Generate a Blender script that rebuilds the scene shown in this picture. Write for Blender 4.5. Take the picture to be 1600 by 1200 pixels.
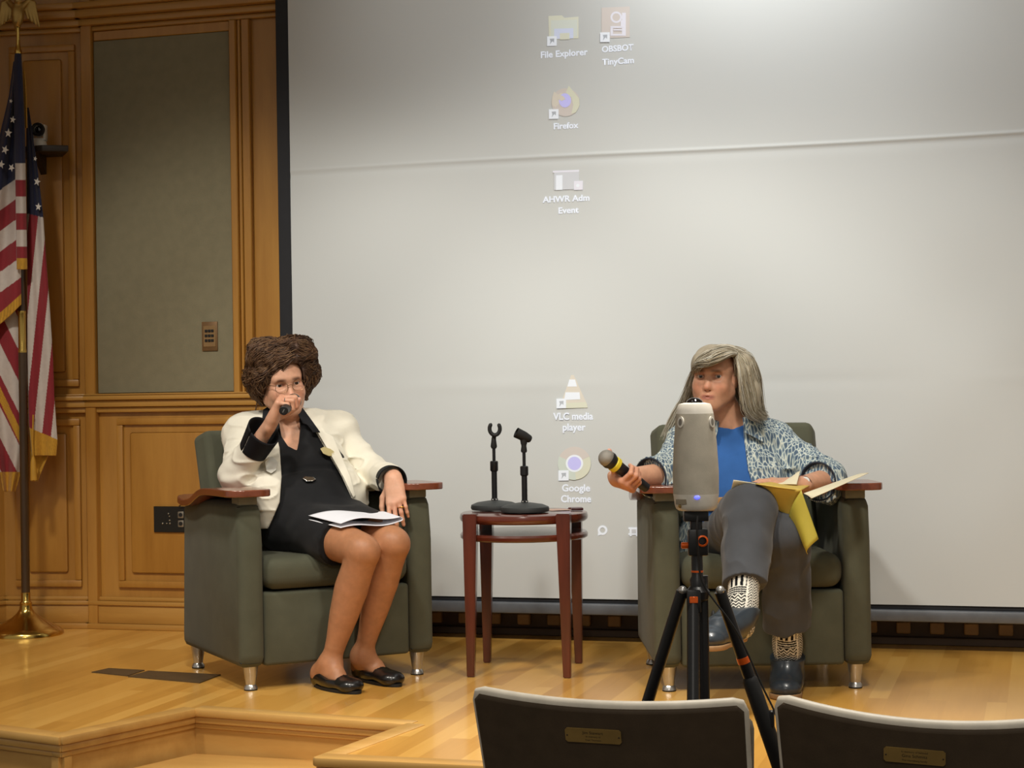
import bpy, bmesh, math, random
import numpy as np
from mathutils import Vector, Matrix

for o in list(bpy.data.objects):
    bpy.data.objects.remove(o, do_unlink=True)
scene = bpy.context.scene
COL = scene.collection
R = math.radians
F, H = 2800.0, 0.927                     # focal length in pixels of the 1600 wide frame, lens height above the stage
TH, ROLL, PITCH = R(16.5), R(.86), R(.25)

# ------------------------------------------------------------------ camera
cam = bpy.data.cameras.new('camera')
cam.sensor_fit = 'HORIZONTAL'; cam.sensor_width = 36.0
cam.lens = F / 1600 * 36.0; cam.clip_start = .05; cam.clip_end = 100
cam_o = bpy.data.objects.new('camera', cam); COL.objects.link(cam_o)
MW = Matrix.Rotation(TH, 4, 'Z') @ Matrix.Rotation(math.pi / 2 + PITCH, 4, 'X') @ Matrix.Rotation(-ROLL, 4, 'Z')
cam_o.matrix_world = Matrix.Translation((0, 0, H)) @ MW
scene.camera = cam_o

# ------------------------------------------------------------------ world, exposure
wd = bpy.data.worlds.new('hall'); scene.world = wd; wd.use_nodes = True
bg = wd.node_tree.nodes['Background']
bg.inputs[0].default_value = (1.0, .92, .80, 1); bg.inputs[1].default_value = .30
vs = scene.view_settings
vs.view_transform = 'Standard'; vs.look = 'None'; vs.gamma = 1.0; vs.exposure = 0.0; vs.use_curve_mapping = False

# ------------------------------------------------------------------ lamps over the stage, and fill added from the hall side
def lamp(name, loc, target, power, size_deg, blend, radius, col=(1, .94, .84)):
    l = bpy.data.lights.new(name, 'SPOT'); l.energy = power; l.color = col
    l.spot_size = R(size_deg); l.spot_blend = blend; l.shadow_soft_size = radius
    o = bpy.data.objects.new(name, l); COL.objects.link(o); o.location = loc
    d = Vector(target) - Vector(loc); o.rotation_euler = d.to_track_quat('-Z', 'Y').to_euler()
    o['kind'] = 'structure'
    return o
lamp('stage_lamp', (-3.2, 3.5, 3.45), (-2.9, 5.8, .25), 185, 60, .45, .16)
lamp('stage_lamp', (-1.75, 3.2, 3.45), (-1.75, 5.65, .35), 225, 60, .45, .16)
lamp('stage_lamp', (-.1, 3.4, 3.45), (-.75, 5.5, .35), 225, 60, .45, .16)
lamp('screen_lamp', (-.95, 5.80, 3.0), (-.95, 6.36, 2.3), 44, 120, .9, .08, (1, 1, .98))
lamp('screen_lamp', (-2.2, 4.6, 3.5), (-1.7, 6.36, 2.2), 52, 62, .9, .25, (1, .97, .93))
lamp('screen_lamp', (.2, 4.6, 3.5), (-.3, 6.36, 2.2), 60, 66, .9, .25, (1, .97, .93))
lamp('house_fill', (-.5, 4.4, 3.5), (-.6, 3.5, 0), 380, 66, .6, .15)
lamp('house_fill', (.2, -1.6, 3.5), (-1.2, 4.9, -.2), 180, 44, .7, .4)  # unseen spot behind the camera, added to fill the fronts of things

# ------------------------------------------------------------------ frames: world XYZ (X along the back wall) and stage frame uvz (u across, v away from the lens)
MC = np.array((Matrix.Rotation(math.pi / 2 + PITCH, 3, 'X') @ Matrix.Rotation(-ROLL, 3, 'Z')))
CT, ST = math.cos(TH), math.sin(TH)
def J(px, py, v):
    """a point of the place seen at (px, py) standing v metres away, in the uvz frame"""
    d = MC @ np.array([(px - 800) / F, (600 - py) / F, -1.0])
    d = d * v / d[1]
    return np.array([d[0], d[1], d[2] + H])
def U2W(p):
    return Vector((p[0] * CT - p[1] * ST, p[0] * ST + p[1] * CT, p[2]))
def W(px, py, Y):
    d = MC @ np.array([(px - 800) / F, (600 - py) / F, -1.0])
    x, y = d[0] * CT - d[1] * ST, d[0] * ST + d[1] * CT
    return Vector((x * Y / y, Y, H + d[2] * Y / y))
def WZ(px, py, z=0.0):
    d = MC @ np.array([(px - 800) / F, (600 - py) / F, -1.0])
    t = (z - H) / d[2]
    return U2W((d[0] * t, d[1] * t, z))
def PIX(p):
    """where uvz points (n,3) lie across and up as seen from the stalls, used as a tailor's pattern"""
    q = (p - np.array([0, 0, H], dtype=p.dtype)) @ MC.astype(p.dtype)
    return 800 + F * q[:, 0] / -q[:, 2], 600 - F * q[:, 1] / -q[:, 2]

# ------------------------------------------------------------------ materials
def lin(c):
    return tuple(((x / 255) / 12.92 if x / 255 <= .04045 else ((x / 255 + .055) / 1.055) ** 2.4) for x in c)
MATS = {}
class N:
    def __init__(s, name):
        s.m = bpy.data.materials.new(name); s.m.use_nodes = True
        s.t = s.m.node_tree; s.b = s.t.nodes['Principled BSDF']
    def node(s, typ, **kw):
        n = s.t.nodes.new(typ)
        for k, v in kw.items():
            if k in n.inputs: n.inputs[k].default_value = v
            else: setattr(n, k, v)
        return n
    def link(s, a, b): s.t.links.new(a, b)
    def coord(s, scale=(1, 1, 1), rot=(0, 0, 0), kind='Object'):
        tc = s.node('ShaderNodeTexCoord'); mp = s.node('ShaderNodeMapping')
        mp.inputs['Scale'].default_value = scale; mp.inputs['Rotation'].default_value = rot
        s.link(tc.outputs[kind], mp.inputs[0]); return mp.outputs[0]
    def noise(s, vec, scale, detail=3, rough=.5):
        n = s.node('ShaderNodeTexNoise'); n.inputs['Scale'].default_value = scale
        n.inputs['Detail'].default_value = detail; n.inputs['Roughness'].default_value = rough
        s.link(vec, n.inputs['Vector']); return n.outputs['Fac']
    def ramp(s, fac, stops):
        r = s.node('ShaderNodeValToRGB'); e = r.color_ramp.elements
        while len(e) < len(stops): e.new(.5)
        for el, (p, c) in zip(e, stops):
            el.position = p; el.color = tuple(c) + (1,)
        s.link(fac, r.inputs[0]); return r.outputs[0]
    def bump(s, fac, strength, dist=.002):
        b = s.node('ShaderNodeBump'); b.inputs['Strength'].default_value = strength
        b.inputs['Distance'].default_value = dist
        s.link(fac, b.inputs['Height']); s.link(b.outputs[0], s.b.inputs['Normal'])
def mat(name, col, rough=.5, metal=0., var=.12, nscale=25, bump=0., bscale=150, stretch=(1, 1, 1), spec=.5, sheen=0., emit=None, es=0., coat=0.):
    if name in MATS: return MATS[name]
    n = N(name); c = lin(col)
    co = n.coord(stretch)
    f = n.noise(co, nscale)
    n.link(n.ramp(f, [(.25, [x * (1 - var) for x in c]), (.75, [min(1, x * (1 + var)) for x in c])]), n.b.inputs['Base Color'])
    n.b.inputs['Roughness'].default_value = rough; n.b.inputs['Metallic'].default_value = metal
    n.b.inputs['Specular IOR Level'].default_value = spec
    if sheen: n.b.inputs['Sheen Weight'].default_value = sheen
    if coat: n.b.inputs['Coat Weight'].default_value = coat
    if bump: n.bump(n.noise(co, bscale, 4), bump)
    if emit:
        n.b.inputs['Emission Color'].default_value = lin(emit) + (1,); n.b.inputs['Emission Strength'].default_value = es
    MATS[name] = n.m; return n.m
def wood(name, c1, c2, axis='Z', rough=.38, scale=14, coat=.15):
    n = N(name)
    st = {'X': (.12, 1, 1), 'Y': (1, .12, 1), 'Z': (1, 1, .12)}[axis]
    co = n.coord(st)
    f = n.noise(co, scale, 5, .6); g = n.noise(n.coord((1, 1, 1)), 1.3, 2)
    mx = n.node('ShaderNodeMix'); mx.data_type = 'FLOAT'; mx.inputs[0].default_value = .35
    n.link(f, mx.inputs[2]); n.link(g, mx.inputs[3])
    n.link(n.ramp(mx.outputs[0], [(.32, lin(c1)), (.68, lin(c2))]), n.b.inputs['Base Color'])
    n.b.inputs['Roughness'].default_value = rough; n.b.inputs['Coat Weight'].default_value = coat
    n.b.inputs['Coat Roughness'].default_value = .25
    n.bump(f, .06)
    MATS[name] = n.m; return n.m
def vcol(name, rough=.5, sub=0., bump=0., bscale=200, spec=.5, sheen=0., var=.08, stretch=(1, 1, 1)):
    """colour carried by the mesh's own colour attribute"""
    n = N(name); a = n.node('ShaderNodeAttribute'); a.attribute_name = 'tint'
    co = n.coord(stretch); f = n.noise(co, 60, 3)
    mx = n.node('ShaderNodeMix'); mx.data_type = 'RGBA'; mx.blend_type = 'MULTIPLY'; mx.inputs[0].default_value = 1
    n.link(a.outputs['Color'], mx.inputs[6])
    n.link(n.ramp(f, [(.3, (1 - var,) * 3), (.7, (1 + var * .3,) * 3)]), mx.inputs[7])
    n.link(mx.outputs[2], n.b.inputs['Base Color'])
    n.b.inputs['Roughness'].default_value = rough; n.b.inputs['Specular IOR Level'].default_value = spec
    if sub:
        n.b.inputs['Subsurface Weight'].default_value = sub; n.b.inputs['Subsurface Radius'].default_value = (.008, .003, .002)
        n.b.inputs['Subsurface Scale'].default_value = 1.0
    if sheen: n.b.inputs['Sheen Weight'].default_value = sheen
    if bump: n.bump(n.noise(co, bscale, 4), bump)
    MATS[name] = n.m; return n.m

# ------------------------------------------------------------------ mesh helpers
def link(name, me, m=None, parent=None, smooth=None):
    o = bpy.data.objects.new(name, me); COL.objects.link(o)
    if m is not None:
        for x in (m if isinstance(m, (list, tuple)) else [m]): me.materials.append(x)
    if parent is not None: o.parent = parent
    return o
def tag(o, label, cat, group=None, kind=None):
    o['label'] = label; o['category'] = cat
    if group: o['group'] = group
    if kind: o['kind'] = kind
    return o
def thing(name, label, cat, loc=(0, 0, 0), rz=0., group=None):
    o = bpy.data.objects.new(name, None); COL.objects.link(o); o.location = loc; o.rotation_euler = (0, 0, rz)
    o.empty_display_size = .1
    return tag(o, label, cat, group)
class MB:
    """collects shapes into one bmesh"""
    def __init__(s): s.bm = bmesh.new(); s.mi = 0
    def _fin(s, vs0, fs0):
        for f in list(s.bm.faces)[fs0:]: f.material_index = s.mi
    def box(s, lo, hi, bev=0., seg=2, M=None):
        nb = bmesh.new()
        bmesh.ops.create_cube(nb, size=1)
        c = (Vector(lo) + Vector(hi)) / 2; d = Vector(hi) - Vector(lo)
        for v in nb.verts: v.co = Vector((v.co.x * d.x, v.co.y * d.y, v.co.z * d.z)) + c
        if bev: bmesh.ops.bevel(nb, geom=list(nb.edges), offset=bev, segments=seg, profile=.5, affect='EDGES')
        return s.add(nb, M)
    def add(s, nb, M=None):
        if M is not None: nb.transform(M)
        me = bpy.data.meshes.new('tmp'); nb.to_mesh(me); nb.free()
        n0 = len(s.bm.faces); s.bm.from_mesh(me); bpy.data.meshes.remove(me)
        s.bm.faces.ensure_lookup_table()
        for i in range(n0, len(s.bm.faces)): s.bm.faces[i].material_index = s.mi
        return s
    def lathe(s, prof, c=(0, 0, 0), n=32, M=None, caps=True):
        nb = bmesh.new(); rings = []
        for r, z in prof:
            rings.append([nb.verts.new((c[0] + r * math.cos(2 * math.pi * i / n), c[1] + r * math.sin(2 * math.pi * i / n), c[2] + z)) for i in range(n)])
        for a, b in zip(rings, rings[1:]):
            for i in range(n): nb.faces.new((a[i], a[(i + 1) % n], b[(i + 1) % n], b[i]))
        if caps:
            nb.faces.new(list(reversed(rings[0]))); nb.faces.new(rings[-1])
        return s.add(nb, M)
    def tube(s, pts, rad, n=10, caps=True):
        pts = [Vector(p) for p in pts]; k = len(pts)
        rad = [rad] * k if isinstance(rad, (int, float)) else rad
        nb = bmesh.new(); rings = []; ref = None
        for i in range(k):
            t = (pts[min(i + 1, k - 1)] - pts[max(i - 1, 0)]).normalized()
            if ref is None:
                ref = t.orthogonal().normalized()
            ref = (ref - t * ref.dot(t)).normalized(); b = t.cross(ref)
            rings.append([nb.verts.new(pts[i] + (ref * math.cos(a) + b * math.sin(a)) * rad[i]) for a in [2 * math.pi * j / n for j in range(n)]])
        for a, b in zip(rings, rings[1:]):
            for j in range(n): nb.faces.new((a[j], a[(j + 1) % n], b[(j + 1) % n], b[j]))
        if caps:
            nb.faces.new(list(reversed(rings[0]))); nb.faces.new(rings[-1])
        return s.add(nb)
    def prism(s, poly, z0, z1, M=None, bev=0.):
        nb = bmesh.new()
        a = [nb.verts.new((x, y, z0)) for x, y in poly]; b = [nb.verts.new((x, y, z1)) for x, y in poly]
        n = len(poly)
        nb.faces.new(list(reversed(a))); nb.faces.new(b)
        for i in range(n): nb.faces.new((a[i], a[(i + 1) % n], b[(i + 1) % n], b[i]))
        bmesh.ops.recalc_face_normals(nb, faces=list(nb.faces))
        if bev: bmesh.ops.bevel(nb, geom=list(nb.edges), offset=bev, segments=2, profile=.5, affect='EDGES')
        return s.add(nb, M)
    def ball(s, c, r, M=None, u=24, v=14):
        nb = bmesh.new(); bmesh.ops.create_uvsphere(nb, u_segments=u, v_segments=v, radius=1)
        rr = (r, r, r) if isinstance(r, (int, float)) else r
        for q in nb.verts: q.co = Vector((q.co.x * rr[0] + c[0], q.co.y * rr[1] + c[1], q.co.z * rr[2] + c[2]))
        return s.add(nb, M)
    def poly(s, pts):
        nb = bmesh.new(); nb.faces.new([nb.verts.new(p) for p in pts]); return s.add(nb)
    def build(s, name, m, parent=None, smooth=40):
        me = bpy.data.meshes.new(name)
        bmesh.ops.recalc_face_normals(s.bm, faces=list(s.bm.faces)) if smooth is not None else None
        s.bm.to_mesh(me); s.bm.free()
        if smooth:
            me.shade_smooth(); me.set_sharp_from_angle(angle=R(smooth))
        return link(name, me, m, parent)
def arr_mesh(name, V, Fq, m, parent=None, smooth=True, tint=None):
    """mesh from numpy arrays (n,3) and (f,k)"""
    V = np.asarray(V, np.float32); Fq = np.asarray(Fq, np.int32); k = Fq.shape[1]
    me = bpy.data.meshes.new(name)
    me.vertices.add(len(V)); me.vertices.foreach_set('co', V.ravel())
    me.loops.add(Fq.size); me.loops.foreach_set('vertex_index', Fq.ravel())
    me.polygons.add(len(Fq)); me.polygons.foreach_set('loop_start', np.arange(0, Fq.size, k, dtype=np.int32))
    me.polygons.foreach_set('loop_total', np.full(len(Fq), k, np.int32))
    if tint is not None:
        a = me.color_attributes.new('tint', 'FLOAT_COLOR', 'POINT')
        c = np.ones((len(V), 4), np.float32); c[:, :3] = tint; a.data.foreach_set('color', c.ravel())
    me.update(); me.validate()
    if smooth: me.shade_smooth()
    return link(name, me, m, parent)
def text_mesh(s, size, m, name, parent, M, bold=0.):
    cu = bpy.data.curves.new('lettering', 'FONT'); cu.body = s; cu.size = size; cu.align_x = 'CENTER'; cu.align_y = 'CENTER'
    cu.resolution_u = 3; cu.offset = bold
    tmp = bpy.data.objects.new('lettering', cu); COL.objects.link(tmp)
    dg = bpy.context.evaluated_depsgraph_get(); dg.update()
    me = bpy.data.meshes.new_from_object(tmp.evaluated_get(dg))
    bpy.data.objects.remove(tmp, do_unlink=True)
    me.materials.clear(); me.transform(M)
    return link(name, me, m, parent)
def patch(fn, nu, nv, thick):
    """closed sheet from fn(s,t)->3D point, s,t in 0..1, with thickness"""
    P = np.array([[fn(i / nu, j / nv) for j in range(nv + 1)] for i in range(nu + 1)], float)
    du = np.gradient(P, axis=0); dv = np.gradient(P, axis=1)
    n = np.cross(du, dv); n /= np.linalg.norm(n, axis=2, keepdims=True) + 1e-12
    A = P + n * thick / 2; B = P - n * thick / 2
    V = np.concatenate([A.reshape(-1, 3), B.reshape(-1, 3)])
    K = (nu + 1) * (nv + 1); w = nv + 1; Fs = []
    for i in range(nu):
        for j in range(nv):
            a = i * w + j; Fs.append((a, a + w, a + w + 1, a + 1)); Fs.append((K + a, K + a + 1, K + a + w + 1, K + a + w))
    for i in range(nu):
        a = i * w; Fs.append((a, K + a, K + a + w, a + w)); a = i * w + nv; Fs.append((a, a + w, K + a + w, K + a))
    for j in range(nv):
        Fs.append((j, j + 1, K + j + 1, K + j)); a = nu * w + j; Fs.append((a, K + a, K + a + 1, a + 1))
    return V, np.array(Fs)
# ------------------------------------------------------------------ the room
M_MAPLE = wood('maple_panelling', (158, 108, 42), (188, 138, 62), 'Z')
M_MAPLEH = wood('maple_moulding', (166, 118, 52), (194, 148, 74), 'X')
M_RISER = wood('maple_riser', (188, 140, 72), (214, 170, 98), 'X', rough=.35)
M_FABRIC = mat('olive_wall_fabric', (138, 132, 108), .95, var=.06, bump=.35, bscale=420, spec=.1)
M_DARKTRIM = mat('dark_base_trim', (52, 42, 32), .6)
M_CEIL = mat('ceiling_paint', (200, 190, 170), .9)
M_HALL = mat('hall_carpet', (70, 58, 50), .95, bump=.4)

def floor_material():
    n = N('strip_maple_floor')
    co = n.coord((1, 1, 1), (0, 0, R(90)))
    br = n.node('ShaderNodeTexBrick'); n.link(co, br.inputs['Vector'])
    br.offset = .37; br.offset_frequency = 3; br.squash = 1.0
    for k, v in {'Scale': 1.0, 'Mortar Size': .0006, 'Mortar Smooth': .2, 'Bias': 0.0, 'Brick Width': .85, 'Row Height': .057}.items(): br.inputs[k].default_value = v
    br.inputs['Color1'].default_value = (0, 0, 0, 1); br.inputs['Color2'].default_value = (1, 1, 1, 1); br.inputs['Mortar'].default_value = (.45, .45, .45, 1)
    g = n.noise(n.coord((1, .07, 1)), 40, 5, .6)
    big = n.noise(n.coord((1, .5, 1)), 2.2, 2)
    mx = n.node('ShaderNodeMix'); mx.data_type = 'FLOAT'; mx.inputs[0].default_value = .38
    n.link(br.outputs['Color'], mx.inputs[2]); n.link(g, mx.inputs[3])
    m2 = n.node('ShaderNodeMix'); m2.data_type = 'FLOAT'; m2.inputs[0].default_value = .35
    n.link(mx.outputs[0], m2.inputs[2]); n.link(big, m2.inputs[3])
    n.link(n.ramp(m2.outputs[0], [(.14, lin((186, 130, 52))), (.5, lin((218, 164, 78))), (.9, lin((238, 190, 104)))]), n.b.inputs['Base Color'])
    n.b.inputs['Roughness'].default_value = .3
    n.b.inputs['Coat Weight'].default_value = .35; n.b.inputs['Coat Roughness'].default_value = .12
    n.bump(g, .03)
    MATS['floor'] = n.m; return n.m
M_FLOOR = floor_material()

def struct(o):
    o['kind'] = 'structure'; return o
# stage deck with the stair notch
nA, nB, nC, nD = WZ(95, 1152), WZ(305, 1108), WZ(640, 1132), WZ(495, 1185)
eL = WZ(0, 1140); dL = (eL - nA).normalized()
farL = nA + dL * 3.2
outline = [farL, nA, nB, nC, nD, Vector((2.6, nD.y, 0)), Vector((2.6, 7.2, 0)), Vector((-5.6, 7.2, 0))]
mb = MB(); mb.prism([(p.x, p.y) for p in outline], -.03, 0)
struct(mb.build('floor_stage', M_FLOOR, smooth=None))
hall_z = -.5
mb = MB(); mb.box((-8, -3, hall_z - .05), (6, 7.4, hall_z)); struct(mb.build('floor', M_HALL, smooth=None))
# stage front: fascia with stacked mouldings under a rounded nosing
edge = [farL, nA, nB, nC, nD, Vector((2.6, nD.y, 0))]
mb = MB()
for q, (a, b) in enumerate(zip(edge, edge[1:])):
    a_in, b_in = q in (2, 3), q in (1, 2)
    e = .0004 * q; a = a + Vector((0, 0, e)); b = b + Vector((0, 0, e))
    d = (b - a).normalized(); L = (b - a).length; nrm = Vector((d.y, -d.x, 0))     # towards the hall
    Mx = Matrix.Translation(a) @ Matrix(((d.x, nrm.x, 0, 0), (d.y, nrm.y, 0, 0), (0, 0, 1, 0), (0, 0, 0, 1)))
    mb.box((-.004, -.05, -.022), (L + .004, .012, .003), .006, 2, Mx)
    x0_, x1_ = (-.016 if a_in else 0), L + (.016 if b_in else 0)
    mb.box((0, -.04, -.042), (L, .004, -.022), .004, 2, Mx)
    mb.box((x0_ * .4, -.04, -.058), (L + (x1_ - L) * .4, -.004, -.042), .004, 2, Mx)
    mb.box((x0_, -.04, hall_z), (x1_, -.012, -.058), 0, 1, Mx)
struct(mb.build('trim_1', M_RISER))
# stair treads filling the notch
cx = (nB + nC) / 2
for k, (z, back) in enumerate([(-.125, 0.0), (-.25, .27), (-.375, .54)]):
    mb = MB()
    y1 = 4.80 - back; y0 = y1 - .30
    x0, x1 = nB.x - .02, nC.x + .0
    t = max(0, (nB.y - y0) / (nB.y - nA.y)); xl0 = nB.x + (nA.x - nB.x) * min(t, 1.0); xr0 = nC.x + (nD.x - nC.x) * min(t, 1.0)
    mb.prism([(xl0 + .012, y0), (xr0 - .012, y0), (x1 - .012, y1 - .1), (x1 - .012, y1 - .02), (x0 + .03, y1)], z - .125, z, bev=.004)
    struct(mb.build('floor_step', M_RISER))

# panelled apse wall: each face built in its own frame (x along, y out of the wall, z up)
ZT = 3.9
def face_matrix(a, b):
    a = Vector((a[0], a[1], 0)); b = Vector((b[0], b[1], 0)); d = (b - a).normalized()
    nrm = Vector((d.y, -d.x, 0))
    return Matrix.Translation(a) @ Matrix(((d.x, nrm.x, 0, 0), (d.y, nrm.y, 0, 0), (0, 0, 1, 0), (0, 0, 0, 1))), (b - a).length
def raised_panel(mb, x0, x1, z0, z1, M, w=.028):
    """bead moulding round a raised field"""
    for lo, hi in (((x0, 0, z0), (x1, .014, z0 + w)), ((x0, 0, z1 - w), (x1, .014, z1)), ((x0, 0, z0 + w), (x0 + w, .0143, z1 - w)), ((x1 - w, 0, z0 + w), (x1, .0143, z1 - w))):
        mb.box(lo, hi, .005, 2, M)
    mb.box((x0 + w + .03, -.004, z0 + w + .03), (x1 - w - .03, .012, z1 - w - .03), .011, 2, M)
def wall_face(side, a, b, fields_low, fields_up, stiles=()):
    M, L = face_matrix(a, b)
    mb = MB(); mb.box((0, -.12, 0), (L, 0, ZT), 0, 1, M)
    for x0, x1 in fields_low: raised_panel(mb, x0, x1, .165, .845, M)
    for x0, x1 in fields_up: raised_panel(mb, x0, x1, .975, 2.36, M)
    for x0, x1 in fields_low: raised_panel(mb, x0, x1, 2.60, 3.5, M)
    for x0, x1, z0, z1, t in stiles: mb.box((x0, 0, z0), (x1, t, z1), .004, 1, M)
    struct(mb.build('wall_' + side, M_MAPLE))
    mb = MB()
    for z0, z1, t in ((0, .022, .040), (.022, .095, .026), (.095, .112, .034), (.112, .128, .020)): mb.box((-.012, 0, z0), (L + .012, t, z1), .004, 2, M)
    struct(mb.build('baseboard_' + side, M_MAPLEH))
    mb = MB()
    for z0, z1, t in ((.868, .890, .022), (.890, .918, .036), (.918, .936, .050), (.936, .944, .040)): mb.box((-.012, 0, z0), (L + .012, t, z1), .005, 2, M)
    for z0, z1, t in ((2.405, 2.425, .02), (2.425, 2.452, .045), (2.452, 2.485, .075), (2.485, 2.51, .095)): mb.box((-.012, 0, z0), (L + .012, t, z1), .006, 2, M)
    struct(mb.build('trim_' + {'corner': '2', 'left': '3', 'return': '4'}[side], M_MAPLEH))
    return M, L
B1 = Vector((-3.70, 6.46, 0)); B2 = U2W((-2.075, 7.30, 0)); B3 = B2 + Vector((-.55, -1.1, 0)).normalized() * 1.6
Mw, Lw = wall_face('left', B1, (-2.3, 6.46), [(.13, 1.25)], [], [(0, .048, 0, ZT, .03), (.655, .685, .94, 2.405, .03), (.685, .70, .94, 2.405, .018), (.705, .74, .94, 2.405, .024), (.05, .655, 2.365, 2.405, .012)])
Mc, Lc = wall_face('corner', B2, B1, [(.05, Lc0 - .035) for Lc0 in [(B1 - B2).length]], [(.05, Lc0 - .035) for Lc0 in [(B1 - B2).length]])
wall_face('return', B3, B2, [(.2, 1.5)], [(.2, 1.5)])
# olive fabric panel set into the frame
mb = MB(); mb.box((.051, .002, .946), (.653, .012, 2.364), .003, 2, Mw)
tag(mb.build('fabric_wall_panel', M_FABRIC), 'tall olive green fabric panel set in the honey wood wall above the chair rail', 'wall panel')
# wall behind the screen, dark ventilated base strip, ceiling
mb = MB(); mb.box((-2.85, 6.60, 0), (2.6, 6.75, ZT)); struct(mb.build('wall_back', M_MAPLE, smooth=None))
mb = MB(); mb.box((-5.6, 2.9, ZT), (3.2, 7.3, ZT + .1)); struct(mb.build('ceiling', M_CEIL, smooth=None))
t = thing('base_grille', 'long dark ventilation grille of small tan blocks under the screen', 'grille', (0, 6.60, 0))
mb = MB(); mb.box((-2.84, -.03, .0), (2.55, 0, .135), .002, 1); mb.box((-2.84, -.05, .0), (2.55, -.03, .028), .003, 1); mb.box((-2.84, -.05, .10), (2.55, -.03, .135), .003, 1)
mb.build('backing', mat('grille_dark', (74, 56, 40), .6), t)
M_BLOCK = mat('grille_block_tan', (156, 122, 78), .6, var=.25, nscale=9)  # small tan blocks in an even row on the dark strip
for i in range(44):
    mb = MB(); x = -2.76 + i * .118; mb.box((x, -.052, .040), (x + .050, -.03, .082), .004, 1)
    mb.build('block', M_BLOCK, t)
# ------------------------------------------------------------------ projection screen with its projected desktop
SX0, SX1, SZ0, SZ1, SY = -2.76, .55, .166, 2.98, 6.36
def screen_mat():
    n = N('screen_cloth'); n.b.inputs['Base Color'].default_value = lin((202, 207, 208)) + (1,)
    n.b.inputs['Roughness'].default_value = .85; n.b.inputs['Specular IOR Level'].default_value = .2
    n.bump(n.noise(n.coord((1, 1, 1)), 500, 2), .05); MATS['screen'] = n.m; return n.m
M_SCREEN = screen_mat()
M_BLACK = mat('screen_border_black', (24, 26, 32), .7)
M_SLATE = mat('screen_rail_slate', (100, 104, 110), .4, metal=.2)
t = thing('projection_screen', 'large white projection screen filling the wall behind the two seated women', 'projection screen', (0, SY, 0))
nx, nz = 220, 200
xs = np.linspace(SX0, SX1, nx + 1); zs = np.linspace(SZ0, SZ1, nz + 1)
zs = np.sort(np.concatenate([zs, np.linspace(1.765, 1.81, 26)])); nz = len(zs) - 1
X, Z = np.meshgrid(xs, zs, indexing='ij')
rs = np.random.RandomState(4)
D = np.zeros_like(X)
for k in range(26):                                                # soft diagonal drag folds of a hanging cloth
    a = rs.uniform(-1.2, 1.2); f = rs.uniform(2, 9); ph = rs.uniform(0, 6.28); cx, cz = rs.uniform(SX0, SX1), rs.uniform(.2, 1.7)
    D += .0011 * np.sin(f * (X * math.cos(a) + Z * math.sin(a)) * 2 + ph) * np.exp(-((X - cx) ** 2 + (Z - cz) ** 2) / .5)
zc = 1.788 + .004 * np.sin(X * 2.3)
D += .0024 * np.exp(-((Z - zc) / .007) ** 2) * (.55 + .45 * np.clip((X + 2.2) / 1.0, -.6, 1)) - .0016 * np.exp(-((Z - zc + .018) / .012) ** 2)
D += .0015 * np.exp(-((Z - .95) / .02) ** 2) * np.sin(X * 3 + 1)
V = np.stack([X, -D, Z], -1).reshape(-1, 3); w = nz + 1
I, K = np.meshgrid(np.arange(nx), np.arange(nz), indexing='ij'); a = (I * w + K).ravel()
arr_mesh('screen_cloth', V, np.stack([a, a + w, a + w + 1, a + 1], 1), M_SCREEN, t)
mb = MB(); mb.box((SX0 - .052, -.002, .150), (SX0, .016, SZ1), .002, 1); mb.box((SX0 - .052, .006, SZ0 - .016), (SX1, .016, SZ0), .002, 1); mb.box((SX0, .014, SZ0), (SX1, .02, SZ1))
mb.build('black_border', M_BLACK, t)
mb = MB(); mb.box((SX0 - .04, -.012, .108), (SX1, .028, .150), .008, 2); mb.build('bottom_rail', M_SLATE, t)
mb = MB(); mb.box((SX0 - .1, -.06, SZ1 - .02), (SX1 + .1, .14, SZ1 + .14), .01, 2); mb.build('housing', M_BLACK, t)

def light_mat(name, col, es=.10, base=.80):
    if name in MATS: return MATS[name]
    n = N(name); c = lin(col)
    sc_ = lin((202, 207, 208)); n.b.inputs['Base Color'].default_value = tuple(y * .72 + x * .28 for x, y in zip(c, sc_)) + (1,); n.b.inputs['Roughness'].default_value = .9
    n.b.inputs['Specular IOR Level'].default_value = .1
    n.b.inputs['Emission Color'].default_value = c + (1,); n.b.inputs['Emission Strength'].default_value = es
    MATS[name] = n.m; return n.m
LM = {k: light_mat('projected_' + k, c, e) for k, c, e in (
    ('white', (232, 240, 255), .26), ('text', (222, 230, 250), .34), ('pale_yellow', (226, 228, 190), .14), ('pale_green', (216, 228, 212), .14), ('blue', (190, 205, 250), .22),
    ('pink', (222, 196, 184), .06), ('violet', (150, 140, 250), .28), ('line', (226, 222, 244), .22), ('grey_blue', (200, 204, 222), .10), ('green', (200, 222, 200), .08), ('yellow', (222, 222, 170), .10), ('salmon', (218, 190, 176), .05), ('arrow', (110, 130, 170), .05), ('amber', (226, 204, 170), .10), ('screen_tone', (204, 202, 196), .0))}
def circ(cx, cy, r, n=40, a0=0, a1=360, ry=None):
    ry = ry or r
    return [(cx + r * math.cos(R(a0 + (a1 - a0) * i / n)), cy + ry * math.sin(R(a0 + (a1 - a0) * i / n))) for i in range(n + (0 if a1 - a0 == 360 else 1))]
def front_of(pts):
    q = [W(x, y, SY) for x, y in pts]; m = (X > min(p.x for p in q) - .03) & (X < max(p.x for p in q) + .03) & (Z > min(p.z for p in q) - .03) & (Z < max(p.z for p in q) + .03)
    return float(D[m].max()) + .0008
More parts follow.
